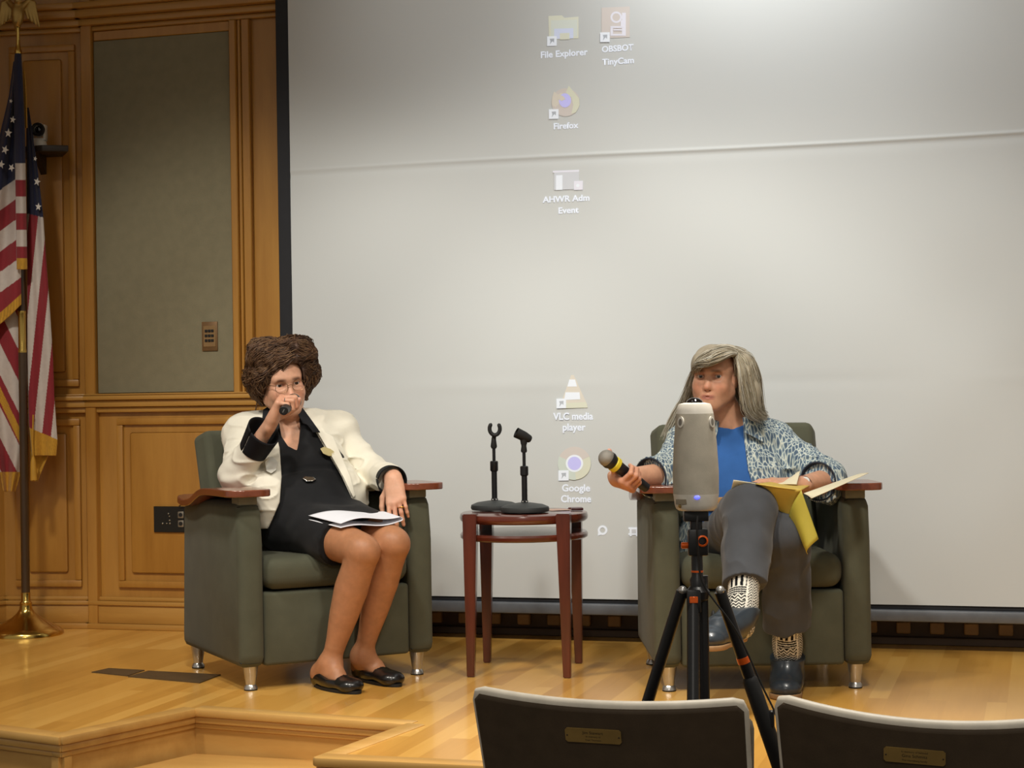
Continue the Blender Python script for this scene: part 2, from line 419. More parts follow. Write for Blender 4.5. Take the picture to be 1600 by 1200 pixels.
def sheet_px(name, layers, parent):
    """flat projected light: polygons on the cloth, each layer a hair nearer"""
    mb = MB(); ms = []; off = front_of([q_ for _, pl_ in layers for q_ in pl_])
    for i, (m, poly) in enumerate(layers):
        if LM[m] not in ms: ms.append(LM[m])
        mb.mi = ms.index(LM[m])
        pts = [W(x, y, SY) for x, y in poly]
        mb.poly([(p.x, -off - .00025 * i, p.z) for p in pts])
    return mb.build(name, ms, parent, smooth=None)
def rect(x0, y0, x1, y1, sk=0.): return [(x0, y0), (x1, y0 - sk * (x1 - x0)), (x1, y1 - sk * (x1 - x0)), (x0, y1)]
def ring(cx, cy, r0, r1, a0=0, a1=360, n=40):
    return circ(cx, cy, r1, n, a0, a1 - .01) + list(reversed(circ(cx, cy, r0, n, a0, a1 - .01)))
def badge(x, y, s=15): return [('white', rect(x, y, x + s, y + s, .02)), ('arrow', [(x + s * .3, y + s * .85), (x + s * .36, y + s * .5), (x + s * .28, y + s * .25), (x + s * .75, y + s * .22), (x + s * .72, y + s * .66), (x + s * .58, y + s * .5), (x + s * .45, y + s * .62)])]
def caption(s, px, py, wpx, size_px, parent):
    p = W(px, py, SY); sz = size_px / 415.0
    o = text_mesh(s, sz, LM['text'], 'projected_caption', parent, Matrix.Translation((p.x, -front_of([(px - wpx / 2, py - 6), (px + wpx / 2, py + 6)]), p.z)) @ Matrix.Rotation(math.pi / 2, 4, 'X'), .0008)
    xs_ = [v.co.x for v in o.data.vertices]; ww = max(xs_) - min(xs_)
    k = (wpx / 405.0) / ww
    for v in o.data.vertices: v.co.x = p.x + (v.co.x - p.x) * k
    return o
S = t
sheet_px('projected_icon', [('pale_yellow', [(857, 25), (878, 24), (882, 28), (904, 26), (904, 60), (858, 62)]), ('pale_green', rect(861, 32, 902, 58, .03)), ('blue', rect(866, 45, 896, 61, .03)), ('pale_yellow', rect(875, 52, 890, 62, .03))] + badge(855, 57), S)
caption('File Explorer', 881, 84, 72, 14, S)
sheet_px('projected_icon', [('pink', rect(940, 12, 984, 60, .04)), ('line', ring(963, 27, 6, 9)), ('line', rect(972, 20, 978, 56)), ('line', rect(954, 53, 978, 56)), ('line', rect(954, 41, 958, 56)), ('line', rect(954, 41, 972, 44)), ('line', rect(959, 46, 972, 48)), ('line', rect(970, 32, 973, 42))] + badge(938, 51), S)
caption('OBSBOT', 965, 76, 48, 13, S); caption('TinyCam', 966, 96, 48, 13, S)
sheet_px('projected_icon', [('salmon', circ(884, 160, 22)), ('amber', [(863, 152), (866, 143), (872, 148), (878, 145), (884, 150), (876, 160), (868, 168), (863, 164)]), ('yellow', [(884, 145), (889, 134), (897, 144), (905, 154), (906, 164), (900, 176), (893, 178), (896, 164), (893, 152)]), ('violet', circ(883, 157, 9.5, ry=11)), ('amber', [(872, 148), (880, 150), (884, 155), (878, 158), (872, 155)])] + badge(858, 171), S)
caption('Firefox', 884, 197, 38, 13, S)
sheet_px('projected_icon', [('grey_blue', rect(866, 267, 905, 297, .04)), ('line', rect(864, 267, 905, 270, .04)), ('white', rect(869, 274, 879, 297, .03)), ('line', rect(897, 283, 911, 297, .03)), ('white', circ(903, 290, 2.6))], S)
caption('AHWR Adm', 885, 311, 72, 13, S); caption('Event', 888, 329, 31, 13, S)
sheet_px('projected_icon', [('amber', [(893, 586), (897, 586), (918, 632), (918, 637), (880, 637), (876, 632)]), ('yellow', [(880, 630), (916, 628), (919, 637), (878, 638)]), ('white', [(890, 593), (899, 593), (902, 604), (887, 604)]), ('white', [(884, 613), (906, 613), (907, 624), (882, 625)])] + badge(870, 623), S)
caption('VLC media', 896, 651, 61, 15, S); caption('player', 897, 668, 35, 15, S)
sheet_px('projected_icon', [('yellow', circ(898, 724, 25.5)), ('salmon', [(898, 724)] + circ(898, 724, 26, 20, 205, 335)), ('green', [(898, 724)] + circ(898, 724, 26, 20, 85, 205)), ('white', circ(898, 724, 13.5)), ('violet', circ(898, 724, 10.5))] + badge(873, 735, 16), S)
caption('Google', 900, 763, 43, 15, S); caption('Chrome', 900, 780, 46, 15, S)
sheet_px('projected_icon', [('white', ring(941.5, 828.5, 4.2, 7.5)), ('white', [(934, 837), (935, 829), (941, 835)])], S)
sheet_px('projected_icon', [('white', rect(982, 824, 998, 827)), ('white', rect(982, 833, 998, 836)), ('white', rect(984, 824, 987, 838)), ('white', rect(994, 824, 997, 838)), ('grey_blue', rect(987, 827, 994, 833)), ('white', rect(998.5, 826, 1000.5, 830)), ('white', rect(998.5, 832, 1000.5, 837))], S)

# ------------------------------------------------------------------ lounge chairs
M_UPH = mat('sage_green_upholstery', (84, 85, 70), .9, var=.10, nscale=14, bump=.22, bscale=600, sheen=.06, spec=.15)
M_ARMWOOD = wood('mahogany_cap', (100, 48, 30), (140, 78, 50), 'Y', rough=.22, coat=.6, scale=24)
M_SILVER = mat('satin_silver', (196, 194, 190), .28, metal=.85)
M_RUBBER = mat('black_rubber', (18, 18, 18), .7)
M_BRACKET = mat('grey_bracket', (120, 122, 108), .6)
def lounge_chair(loc, rz, label):
    t = thing('lounge_chair', label, 'armchair', loc, rz, None)
    for sx in (-1, 1):
        mb = MB()                                               # slab arm, a little longer at the bottom, rounded front
        poly = [(-.295, .072), (-.318, .095), (-.315, .46), (-.300, .572), (-.270, .592), (.24, .585), (.275, .56), (.30, .12), (.295, .078)]
        Mx = Matrix(((0, 0, 1, 0), (1, 0, 0, 0), (0, 1, 0, 0), (0, 0, 0, 1)))
        x0, x1 = (.252, .333) if sx > 0 else (-.333, -.252)
        mb.prism(poly, x0, x1, Mx, bev=.022)
        mb.build('side_panel', M_UPH, t, smooth=55)
        mb = MB(); mb.box((sx * .293 - .031, -.285, .583), (sx * .293 + .031, -.215, .612), .004, 2)
        mb.build('cap_bracket', M_BRACKET, t)
        c = sx * .300
        def cap(s, q, c=c, sx=sx):
            y = -.345 + .63 * s
            wv = .074 * (1 - .30 * max(0, (s - .35)) ** 1.0)
            if s < .08: wv *= math.sqrt(max(.0, 1 - ((.08 - s) / .08) ** 2)) * .6 + .4
            if s > .92: wv *= math.sqrt(max(0, 1 - ((s - .92) / .08) ** 2)) * .6 + .4
            z = .622 - .052 * (1 / (1 + math.exp(-(s - .62) * 16))) + .014 * max(0, s - .85) / .15
            return (c + (q * 2 - 1) * wv, y, z)
        V, Fq = patch(cap, 40, 10, .022)
        o = arr_mesh('arm_cap', V, Fq, M_ARMWOOD, t); o.data.set_sharp_from_angle(angle=R(50))
        bv = o.modifiers.new('edge', 'BEVEL'); bv.width = .006; bv.segments = 2; bv.limit_method = 'ANGLE'; bv.angle_limit = R(50)
    mb = MB()
    mb.box((-.250, -.300, .075), (.250, -.235, .306), .012, 3); mb.box((-.250, -.24, .12), (.250, .20, .30), .01, 2)
    mb.build('front_panel', M_UPH, t, smooth=50)
    def seat(s, q): return None
    mb = MB(); mb.box((-.248, -.318, .312), (.248, .19, .418), .042, 5)
    mb.build('seat_cushion', M_UPH, t, smooth=60)
    def back(s, q):
        x = (q * 2 - 1) * .272
        z = .30 + .50 * s; y = .165 + .13 * s + .035 * s * s - .05 * abs(q * 2 - 1) ** 2.2
        return (x, y, z)
    V, Fq = patch(lambda s, q: back(s, q), 22, 26, .085)
    o = arr_mesh('backrest', V, Fq, M_UPH, t); o.data.set_sharp_from_angle(angle=R(70))
    bv = o.modifiers.new('edge', 'BEVEL'); bv.width = .032; bv.segments = 4; bv.limit_method = 'ANGLE'; bv.angle_limit = R(60)
    for sx in (-1, 1):
        for y in (-.27, .27):
            lg = MB(); lg.lathe([(.024, .078), (.0235, .07), (.0165, .025), (.0155, .018), (.021, .010), (.022, .004)], (sx * .2875, y, 0), 20)
            lo = lg.build('leg', M_SILVER, t)
            ft = MB(); ft.lathe([(.021, 0), (.0215, .004)], (sx * .2875, y, 0), 20); ft.build('foot_pad', M_RUBBER, lo)
    return t
cl = U2W((-.707, 6.022, 0)); CHL = (-.707, 6.022, R(27.5))
lounge_chair(cl, TH + R(27.5), 'sage green lounge chair under the dark haired woman in the white jacket')
CHR = (.752, 5.79, R(1.0))
lounge_chair(U2W((.752, 5.79, 0)), TH + R(1.0), 'sage green lounge chair under the grey haired woman in the patterned shirt')

# ------------------------------------------------------------------ round side table
M_TABLE = wood('dark_cherry_table', (66, 24, 14), (108, 46, 28), 'X', rough=.2, coat=.7, scale=22)
M_TLEG = wood('dark_cherry_leg', (66, 26, 16), (104, 46, 28), 'Z', rough=.25, coat=.5, scale=22)
tb = thing('side_table', 'round dark cherry side table with a second top below, between the two lounge chairs', 'table', U2W((.033, 5.975, 0)), TH - R(9))
mb = MB(); mb.lathe([(.0, .497), (.205, .497), (.212, .503), (.214, .512), (.211, .524), (.205, .527), (0, .527)], n=64, caps=False); mb.build('tabletop', M_TABLE, tb)
mb = MB(); mb.lathe([(.0, .440), (.205, .440), (.212, .445), (.213, .455), (.208, .462), (0, .464)], n=64, caps=False); mb.build('lower_top', M_TABLE, tb)
for sx in (-1, 1):
    for sy in (-1, 1):
        mb = MB(); nb = bmesh.new()
        c0 = (sx * .156, sy * .156)
        def q(c, r, z): return [nb.verts.new((c[0] + a * r, c[1] + b * r, z)) for a, b in ((-1, -1), (1, -1), (1, 1), (-1, 1))]
        rows = [q((sx * .158, sy * .156), .0125, 0), q((sx * .154, sy * .153), .021, .42), q((sx * .153, sy * .152), .0235, .531)]
        for A, B in zip(rows, rows[1:]):
            for i in range(4): nb.faces.new((A[i], A[(i + 1) % 4], B[(i + 1) % 4], B[i]))
        nb.faces.new(rows[0][::-1]); nb.faces.new(rows[-1])
        bmesh.ops.bevel(nb, geom=list(nb.edges), offset=.003, segments=2, affect='EDGES'); mb.add(nb)
        mb.build('leg', M_TLEG, tb)
TT = .5275
M_MICBASE = mat('cast_iron_grey', (52, 55, 55), .55, bump=.1)
M_STAND = mat('black_powder_coat', (18, 18, 20), .4)
def mic_stand(p, label, hgt):
    t = thing('microphone_stand', label, 'microphone stand', U2W(p), TH, None)
    mb = MB(); mb.lathe([(0, 0), (.078, 0), (.081, .006), (.079, .016), (.060, .024), (.02, .030), (0, .030)], n=48, caps=False); mb.build('base', M_MICBASE, t)
    mb = MB(); mb.lathe([(.0115, .028), (.0115, .036), (.0095, .038), (.0095, hgt * .56)], n=20); mb.lathe([(.0055, hgt * .5), (.0055, hgt * .84)], n=16); mb.build('pole', M_STAND, t)
    mb = MB(); mb.lathe([(.0105, hgt * .50), (.0135, hgt * .515), (.0135, hgt * .63), (.011, hgt * .64)], n=24); mb.build('clutch', M_STAND, t)
    return t
s1 = mic_stand(tuple(J(773, 791, 6.05)[:2]) + (.5315,), 'desk microphone stand with an open forked clip, left on the round table', .255)
mb = MB()                                                       # forked clip seen end on
mb.lathe([(.008, .205), (.011, .212), (.0075, .238)], n=16)
pts = [(-.017 * 1.0 * math.cos(a) , 0, .262 + .019 * math.sin(a)) for a in [R(d) for d in range(-20, 1)]]
def fork(a): return (.004 + .0175 * math.cos(a), 0, .272 + .0215 * math.sin(a))
arc = [fork(R(d)) for d in range(125, 411, 15)]
nb_pts = arc
mb.tube([(x, -.012, z) for x, y, z in arc], [.003] + [.0062] * (len(arc) - 2) + [.003], 8); mb.tube([(x, .012, z) for x, y, z in arc], [.003] + [.0062] * (len(arc) - 2) + [.003], 8); mb.tube(arc, [.003] + [.0068] * (len(arc) - 2) + [.003], 8)
mb.tube([(0, 0, .236), (.002, 0, .25)], [.008, .007], 10)
mb.build('clip', M_RUBBER, s1)
s2 = mic_stand(tuple(J(820, 794, 5.91)[:2]) + (.5315,), 'desk microphone stand with a tilted tube clip, right on the round table', .235)
mb = MB(); mb.lathe([(.0085, .195), (.0105, .20), (.0085, .216), (.011, .235)], n=16)
D = Vector((-.78, -.2, .40)).normalized(); C0 = Vector((.001, 0, .248))
A_, B_ = C0 - D * .022, C0 + D * .030
mb.tube([A_, A_.lerp(B_, .4), B_], [.0125, .0165, .0175], 16, caps=False); mb.tube([A_, A_.lerp(B_, .5), B_], [.0095, .0125, .0135], 16, caps=False); mb.tube([A_ - D * .004, A_], [.009, .0125], 16)
mb.tube([(0, 0, .222), (0, 0, .240)], [.0105, .013], 12)
mb.build('clip', M_RUBBER, s2)
for sname in (s1, s2):
    for dx in (-.006, .006):
        mb = MB(); mb.ball((dx, -.011, .033), .0028, u=10, v=8); mb.build('screw', M_SILVER, sname)
mb = MB(); mb.box((-.020, -.012, 0), (.020, .012, .009), .003, 2)
o = mb.build('small_case', mat('maroon_plastic', (58, 18, 24), .3), None); o.location = U2W(tuple(J(902, 797, 5.98)[:2]) + (TT + .001,)); o.rotation_euler[2] = TH
tag(o, 'small maroon case lying at the right edge of the round table', 'case')
mb = MB(); 
V, Fq = patch(lambda s, q: ((s - .5) * .075, (q - .5) * .085, .0006 + .0012 * math.sin(s * 3)), 6, 6, .0006)
o = arr_mesh('paper_slip', V, Fq, mat('pinkish_paper', (186, 158, 144), .7)); o.location = U2W(tuple(J(872, 797, 6.02)[:2]) + (TT + .0005,)); o.rotation_euler[2] = TH + .3
tag(o, 'pale slip of paper lying behind the right microphone stand base', 'paper')

# ------------------------------------------------------------------ conference camera on a tripod
M_OWL = mat('warm_grey_mesh_cloth', (182, 174, 158), .8, bump=.35, bscale=900)
M_OWLW = mat('warm_white_plastic', (224, 218, 206), .4)
M_GLASS = mat('black_lens_glass', (12, 10, 14), .08, coat=1)
M_ORANGE = mat('orange_anodised', (226, 96, 26), .3, metal=.3)
VT = 4.0
pd = J(1088, 800, VT); g = lambda px, py, v=VT: J(px, py, v)
k = VT / F
t = thing('conference_camera', 'pale grey cylindrical conference camera with two ring eyes standing on the tripod', 'camera', U2W((pd[0], pd[1], pd[2] + .004)), TH)
hh = 162 * k
prof = [(.0, 0), (27 * k, 0), (31.5 * k, 3 * k), (33.5 * k, 9 * k), (35.6 * k, 26 * k)]
mb = MB(); mb.lathe(prof + [(0, 26 * k)], n=48, caps=False); mb.build('base_band', M_OWLW, t)
mb = MB(); mb.lathe([(35.6 * k, 26 * k), (36 * k, 60 * k), (33.5 * k, 105 * k), (29.8 * k, 146 * k), (29 * k, 151 * k)], n=48, caps=False); mb.build('cloth_sleeve', M_OWL, t)
mb = MB(); mb.lathe([(29 * k, 151 * k), (28 * k, 156 * k), (26.5 * k, 162 * k), (24.5 * k, 166 * k), (16 * k, 168 * k), (0, 168 * k)], n=48, caps=False); mb.build('top_band', M_OWLW, t)
mb = MB(); mb.lathe([(13.5 * k, 167 * k), (12 * k, 171 * k), (7 * k, 175 * k), (0, 176 * k)], n=32, caps=False); mb.build('lens_dome', M_GLASS, t)
for dx in (-24, 24):
    mb = MB(); a = math.atan2(dx, 20.5); rr = 31.2
    Mx = Matrix.Translation((math.sin(a) * rr * k, -math.cos(a) * rr * k, 138 * k)) @ Matrix.Rotation(a, 4, 'Z') @ Matrix.Rotation(math.pi / 2 - .10, 4, 'X')
    nb = bmesh.new(); bmesh.ops.create_cone(nb, segments=28, radius1=6 * k, radius2=6 * k, depth=3 * k, cap_ends=True); nb.transform(Matrix.Scale(1.45, 4, (0, 1, 0))); mb.add(nb, Mx)
    e = mb.build('eye_ring', M_OWLW, t)
    mb = MB(); nb = bmesh.new(); bmesh.ops.create_cone(nb, segments=28, radius1=3.6 * k, radius2=3.6 * k, depth=4 * k, cap_ends=True); nb.transform(Matrix.Scale(1.5, 4, (0, 1, 0))); mb.add(nb, Mx); mb.build('eye_socket', mat('eye_socket_cloth', (120, 114, 104), .8), e)
mb = MB(); mb.ball((-2 * k, -35.6 * k, 22 * k), (4.5 * k, 1.6 * k, 3 * k), u=16, v=10); mb.build('status_light', light_mat('blue_status_light', (60, 70, 255), 2.2), t)
mb = MB(); mb.box((-27 * k, -26.5 * k, 11 * k), (-10 * k, -24 * k, 19 * k), .0005, 1, Matrix.Rotation(-.25, 4, 'Z') @ Matrix.Translation((0, -6.5 * k, 0))); mb.build('maker_label', mat('grey_label_print', (120, 108, 88), .5), t)
mb = MB(); mb.ball((-27 * k, -19 * k, 8 * k), 3.2 * k, u=14, v=10); mb.build('port_screw', mat('brass_screw', (180, 150, 90), .35, metal=.8), t)

tp = thing('camera_tripod', 'black folding tripod with orange clamps carrying the conference camera in front of the stage', 'tripod', U2W((pd[0], pd[1], hall_z)), TH)
zz = lambda py: (J(1088, py, VT)[2] - hall_z)
def loc(px, py, v=VT):
    q = J(px, py, v); return Vector((q[0] - pd[0], q[1] - pd[1], q[2] - hall_z))
mb = MB(); mb.box((-20 * k, -12 * k, zz(814)), (18 * k, 12 * k, zz(800) + .003), .002, 2); mb.box((-14 * k, -11 * k, zz(868)), (17 * k, 11 * k, zz(826)), .004, 2); mb.box((-10 * k, -9 * k, zz(828)), (8 * k, 9 * k, zz(812)), .002, 1)
hd = mb.build('ball_head', M_STAND, tp)
mb = MB(); Mx = Matrix.Translation(loc(1096, 844) + Vector((0, -12 * k, 0))) @ Matrix.Rotation(math.pi / 2, 4, 'X'); mb.lathe([(8.5 * k, 0), (9 * k, 5 * k), (6.5 * k, 6 * k), (6 * k, 2 * k)], n=24, M=Mx, caps=False); mb.build('clamp_knob', M_ORANGE, hd)
mb = MB(); Mx = Matrix.Translation(loc(1078, 852)) @ Matrix.Rotation(-math.pi / 2, 4, 'Y'); mb.lathe([(4 * k, 0), (5 * k, 2 * k), (5 * k, 13 * k), (3 * k, 14 * k)], n=16, M=Mx); mb.build('pan_knob', M_ORANGE, hd)
mb = MB(); mb.lathe([(11 * k, zz(922)), (12 * k, zz(905)), (9 * k, zz(900)), (9 * k, zz(868))], n=24); mb.lathe([(8.5 * k, zz(1098)), (8.5 * k, zz(900))], n=18, c=(9 * k, 6 * k, 0)); mb.lathe([(10.5 * k, zz(1100)), (10.5 * k, zz(1094))], n=18, c=(9 * k, 6 * k, 0))
cc = mb.build('centre_column', M_STAND, tp)
mb = MB(); mb.lathe([(9.6 * k, zz(894)), (9.6 * k, zz(891))], n=24); mb.build('orange_ring', M_ORANGE, cc)
mb = MB(); mb.lathe([(10 * k, zz(940)), (17 * k, zz(936)), (19 * k, zz(924)), (12 * k, zz(916))], n=24); mb.build('collar', M_STAND, tp)
legs = [((1066, 924, VT), (1011, 1100, 4.05), -1), ((1125, 924, VT), (1216, 1190, 4.05), 1), ((1083, 930, VT - .02), (1083, 1110, 3.90), 0)]
for hp, lp, sd in legs:
    a = loc(*hp); b = loc(*lp); d = (b - a).normalized(); Lg = a.z / -d.z
    e = a + d * (Lg - .012)
    r0 = 9.5 * k
    mid = 173 / abs(math.cos(0)) * k
    p1 = a + d * (.42 * Lg if sd <= 0 else .30 * Lg); p2 = a + d * .66 * Lg
    mb = MB(); mb.tube([a, p1], r0, 14)
    lg = mb.build('leg', M_STAND, tp)
    mb = MB(); mb.tube([p1 - d * .01, p2], r0 * .78, 14); mb.tube([p2 - d * .01, e], r0 * .6, 12); mb.build('lower_tube', M_STAND, lg)
    for p in (p1, p2):
        mb = MB(); mb.tube([p - d * .018, p - d * .014, p + d * .014, p + d * .018], [r0 * .9, r0 * 1.25, r0 * 1.25, r0 * .9], 14); mb.box(tuple(p + Vector((r0 * .8, -r0, -.018))), tuple(p + Vector((r0 * 1.7, r0 * .2, .020))), .003, 1); mb.build('leg_lock', M_STAND, lg)
    mb = MB(); mb.ball(e, r0 * .95, u=14, v=10); mb.build('rubber_foot', M_RUBBER, lg)
    mb = MB()
    mb.ball(a + Vector((0, -4 * k, 2 * k)), 7 * k, u=16, v=12); mb.build('hinge', M_SILVER if sd else M_STAND, lg)
    if sd == 1:
        q = a + d * .16 * Lg
        mb = MB(); mb.tube([q - d * 5 * k, q + d * 5 * k], r0 * 1.08, 14); mb.build('orange_ring', M_ORANGE, lg)
        q0, q1 = a + d * .20 * Lg, a + d * .42 * Lg
        mb = MB(); mb.tube([q0, q0 + d * .01, q1 - d * .01, q1], [r0, r0 * 1.35, r0 * 1.35, r0], 16); mb.build('foam_grip', M_RUBBER, lg)
    if sd == 0:
        q = a + Vector((0, -r0, -.004))
        mb = MB(); mb.box(tuple(q + Vector((-11 * k, -3 * k, -24 * k))), tuple(q + Vector((11 * k, 3 * k, 12 * k))), .003, 2); mb.build('hinge_plate', M_STAND, lg)
        mb = MB(); mb.box(tuple(q + Vector((-7 * k, -5 * k, -8 * k))), tuple(q + Vector((6 * k, -2 * k, 2 * k))), .001, 1); mb.build('orange_button', M_ORANGE, lg)
mb = MB(); c = [loc(1090, 806, VT - .055), loc(1089, 830, VT - .06), loc(1092, 870, VT - .05), loc(1100, 915, VT - .045), loc(1150, 985, VT - .04), loc(1190, 1070, VT - .02), loc(1216, 1130, VT - .02), loc(1219, 1200, VT - .02), loc(1228, 1420, VT - .02), loc(1260, 1560, VT - .05)]
def spline(P, n=8):
    P = [Vector(p) for p in P]; out = []
    for i in range(len(P) - 1):
        p0, p1, p2, p3 = P[max(i - 1, 0)], P[i], P[i + 1], P[min(i + 2, len(P) - 1)]
        for j in range(n):
            s = j / n; out.append(.5 * ((2 * p1) + (p2 - p0) * s + (2 * p0 - 5 * p1 + 4 * p2 - p3) * s * s + (3 * p1 - p0 - 3 * p2 + p3) * s ** 3))
    return out + [P[-1]]
mb.tube(spline(c), .0022, 6); o = mb.build('camera_cable', M_RUBBER); o.location = tp.location; o.rotation_euler[2] = TH
tag(o, 'thin black cable running from the conference camera down the tripod leg', 'cable')

# ------------------------------------------------------------------ hall seats in front
M_SHELL = mat('brown_seat_shell', (74, 62, 48), .6, bump=.15, bscale=300, spec=.2)
M_RIM = mat('pale_seat_rim', (214, 206, 190), .5)
M_PLAQUE = mat('brass_plaque', (140, 114, 62), .5, metal=.2)
M_INK = mat('engraved_black', (40, 30, 16), .7)
M_SEATFAB = mat('hall_seat_fabric', (96, 88, 74), .9, bump=.3)
def hall_seat(x0, x1, zt, sag, label, pl, lines, mir):
    t = thing('auditorium_seat', label, 'auditorium seat', ((x0 + x1) / 2, 3.31, hall_z), 0, 'auditorium seats of the front row')
    w = (x1 - x0) / 2; top = zt - hall_z; rec = math.tan(R(20))
    def surf(s, q):
        a = q * 2 - 1
        zl = top - sag * (1 - a * a) + .010 * mir * a
        c = .02 
        e = (max(0, abs(a) - .94) / .06)
        z = zl - (.55 * (1 - s)) - (.014 * e ** 2.5 if s > .6 else 0)
        y = -.055 * (1 - a * a) + (top - z) * rec * (1 if z > .25 else 1)
        return (a * w * (1 - .05 * (1 - s)), y, z)
    V, Fq = patch(surf, 24, 40, .026)
    o = arr_mesh('back_shell', V, Fq, M_SHELL, t); o.data.set_sharp_from_angle(angle=R(60))
    bv = o.modifiers.new('edge', 'BEVEL'); bv.width = .008; bv.segments = 3; bv.limit_method = 'ANGLE'; bv.angle_limit = R(60)
    rim = []
    for i in range(7): rim.append((.55 + .45 * i / 6 * .98, 0.))
    pts = [Vector(surf(s_, .004)) for s_ in np.linspace(.2, .985, 12)] + [Vector(surf(.998, q_)) for q_ in np.linspace(.012, .988, 40)] + [Vector(surf(s_, .996)) for s_ in np.linspace(.985, .2, 12)]
    mb = MB(); mb.tube([p + Vector((0, .004, .0)) for p in pts], .0115, 14); mb.build('pale_rim', M_RIM, t)
    V, Fq = patch(lambda s, q: tuple(np.array(surf(.08 + .80 * s, .10 + .80 * q)) + np.array((0, .028, .006))), 16, 24, .03)
    arr_mesh('back_pad', V, Fq, M_SEATFAB, t)
    mb = MB(); mb.box((-w * .85, .22, .40), (w * .85, .30, .80), .03, 3, Matrix.Rotation(R(-8), 4, 'X')); mb.build('folded_seat', M_SEATFAB, t, smooth=60)
    for s in (-1, 1):
        mb = MB(); mb.box((s * (w + .012) - .012, .06, 0), (s * (w + .012) + .012, .26, .42), .006, 2); mb.box((s * (w + .012) - .02, -.02, 0), (s * (w + .012) + .02, .34, .02), .004, 1); mb.build('leg', M_STAND, t)
    # brass name plaque screwed to the shell, following its lean
    s0 = 1 - .052 / .55; q0 = pl
    p = np.array(surf(s0, q0)); pu = np.array(surf(s0, q0 + .02)) - p; pz = np.array(surf(s0 + .02, q0)) - p
    ex = Vector(pu).normalized(); ez = (Vector(pz) - ex * ex.dot(Vector(pz))).normalized(); ey = ex.cross(ez) * 1
    nrm = ey if ey.y < 0 else -ey
    Mx = Matrix.Translation(Vector(p) + nrm * .0145) @ Matrix((tuple((ex[i], ez[i], nrm[i], 0)) for i in range(3))).to_4x4() if False else None
    Mx = Matrix(((ex.x, ez.x, nrm.x, 0), (ex.y, ez.y, nrm.y, 0), (ex.z, ez.z, nrm.z, 0), (0, 0, 0, 1)))
    Mx = Matrix.Translation(Vector(p) + nrm * .0165) @ Mx
    hw, hh2 = .054, .0145; ch = .004
    mb = MB(); mb.prism([(-hw + ch, -hh2), (hw - ch, -hh2), (hw, -hh2 + ch), (hw, hh2 - ch), (hw - ch, hh2), (-hw + ch, hh2), (-hw, hh2 - ch), (-hw, -hh2 + ch)], -.003, .0005, Mx)
    pq = mb.build('name_plaque', M_PLAQUE, t)
    for sx in (-1, 1):
        mb = MB(); mb.ball((sx * (hw - .004), 0, .0005), .0016, Mx, 10, 8); mb.build('screw', M_INK, pq)
    for (s_, sz, yy) in lines:
        text_mesh(s_, sz, M_INK, 'engraving', pq, Mx @ Matrix.Translation((0, yy, .0009)))
    return t
xl0, xl1 = W(744, 1090, 3.31).x, W(1161, 1102, 3.31).x
xr0 = W(1217, 1105, 3.31).x; xr1 = xr0 + (xl1 - xl0) * 1.01
hall_seat(xl0, xl1, .347, .010, 'brown hall seat back with pale rim and brass plaque, the whole one below the table', .47, [('Jim Stewart', .0085, .0068), ('In memory of', .0052, -.0012), ('Fred Thomson', .0052, -.0085)], -.3)
hall_seat(xr0, xr1, .345, .022, 'brown hall seat back with pale rim and brass plaque, cut off by the right edge', .47, [('In memory of beloved', .0052, .0088), ('Gina Schmitz', .0085, .0006), ('The Hertzberg family', .0052, -.0085)], -1)

# ------------------------------------------------------------------ wall plates, floor covers, cable
Y0 = 6.46
M_BRONZE = mat('bronze_plate', (122, 92, 58), .5, metal=.35)
a, b = W(316, 503, Y0 - .012), W(341, 548, Y0 - .012)
t = thing('wall_control_plate', 'small bronze control plate with rows of black buttons on the olive wall panel', 'switch plate', ((a.x + b.x) / 2, Y0 - .012, (a.z + b.z) / 2))
w2, h2 = (b.x - a.x) / 2, (a.z - b.z) / 2
mb = MB(); mb.box((-w2, -.006, -h2), (w2, 0, h2), .002, 2); mb.build('plate', M_BRONZE, t)
mb = MB(); mb.box((-w2 * .78, -.008, -h2 * .72), (w2 * .78, -.006, h2 * .72), .001, 1); mb.build('inner_plate', mat('light_bronze', (146, 116, 76), .45, metal=.3), t)
for i in range(3):
    for j in range(3):
        mb = MB(); cx, cz = (j - 1) * w2 * .40, (1 - i) * h2 * .33 + .002; mb.box((cx - w2 * .17, -.011, cz - h2 * .09), (cx + w2 * .17, -.008, cz + h2 * .09), .001, 1); mb.build('button', M_RUBBER, t)
a, b = W(241, 791, Y0 - .014), W(313, 832, Y0 - .014)
t = thing('wall_outlet_plate', 'black connector plate with round sockets on the lower wall panel behind the left chair', 'outlet', (a.x, Y0 - .0145, b.z))
wd_, hd_ = b.x - a.x, a.z - b.z
mb = MB(); mb.box((0, -.006, 0), (wd_ , 0, hd_), .0015, 1); mb.build('plate', mat('black_plate', (22, 20, 16), .45), t)
for i in range(2):
    for j in range(2):
        mb = MB(); cx, cz = wd_ * (.60 + .185 * j), hd_ * (.68 - .34 * i); mb.box((cx - .0125, -.009, cz - .0135), (cx + .0125, -.006, cz + .0135), .003, 2); so = mb.build('socket', mat('nickel_socket', (150, 142, 128), .35, metal=.6), t)
        mb = MB(); nb = bmesh.new(); bmesh.ops.create_cone(nb, segments=16, radius1=.008, radius2=.008, depth=.004, cap_ends=True); mb.add(nb, Matrix.Translation((cx, -.009, cz)) @ Matrix.Rotation(math.pi / 2, 4, 'X')); mb.build('socket_hole', M_RUBBER, so)
for (fx, fz, r) in ((.20, .34, .004), (.29, .34, .003), (.36, .34, .004), (.355, .46, .004), (.33, .72, .0035), (.35, .62, .003)):
    mb = MB(); mb.ball((wd_ * fx, -.007, hd_ * fz), r, u=10, v=8); mb.build('jack', mat('nickel_socket', (150, 142, 128)), t)
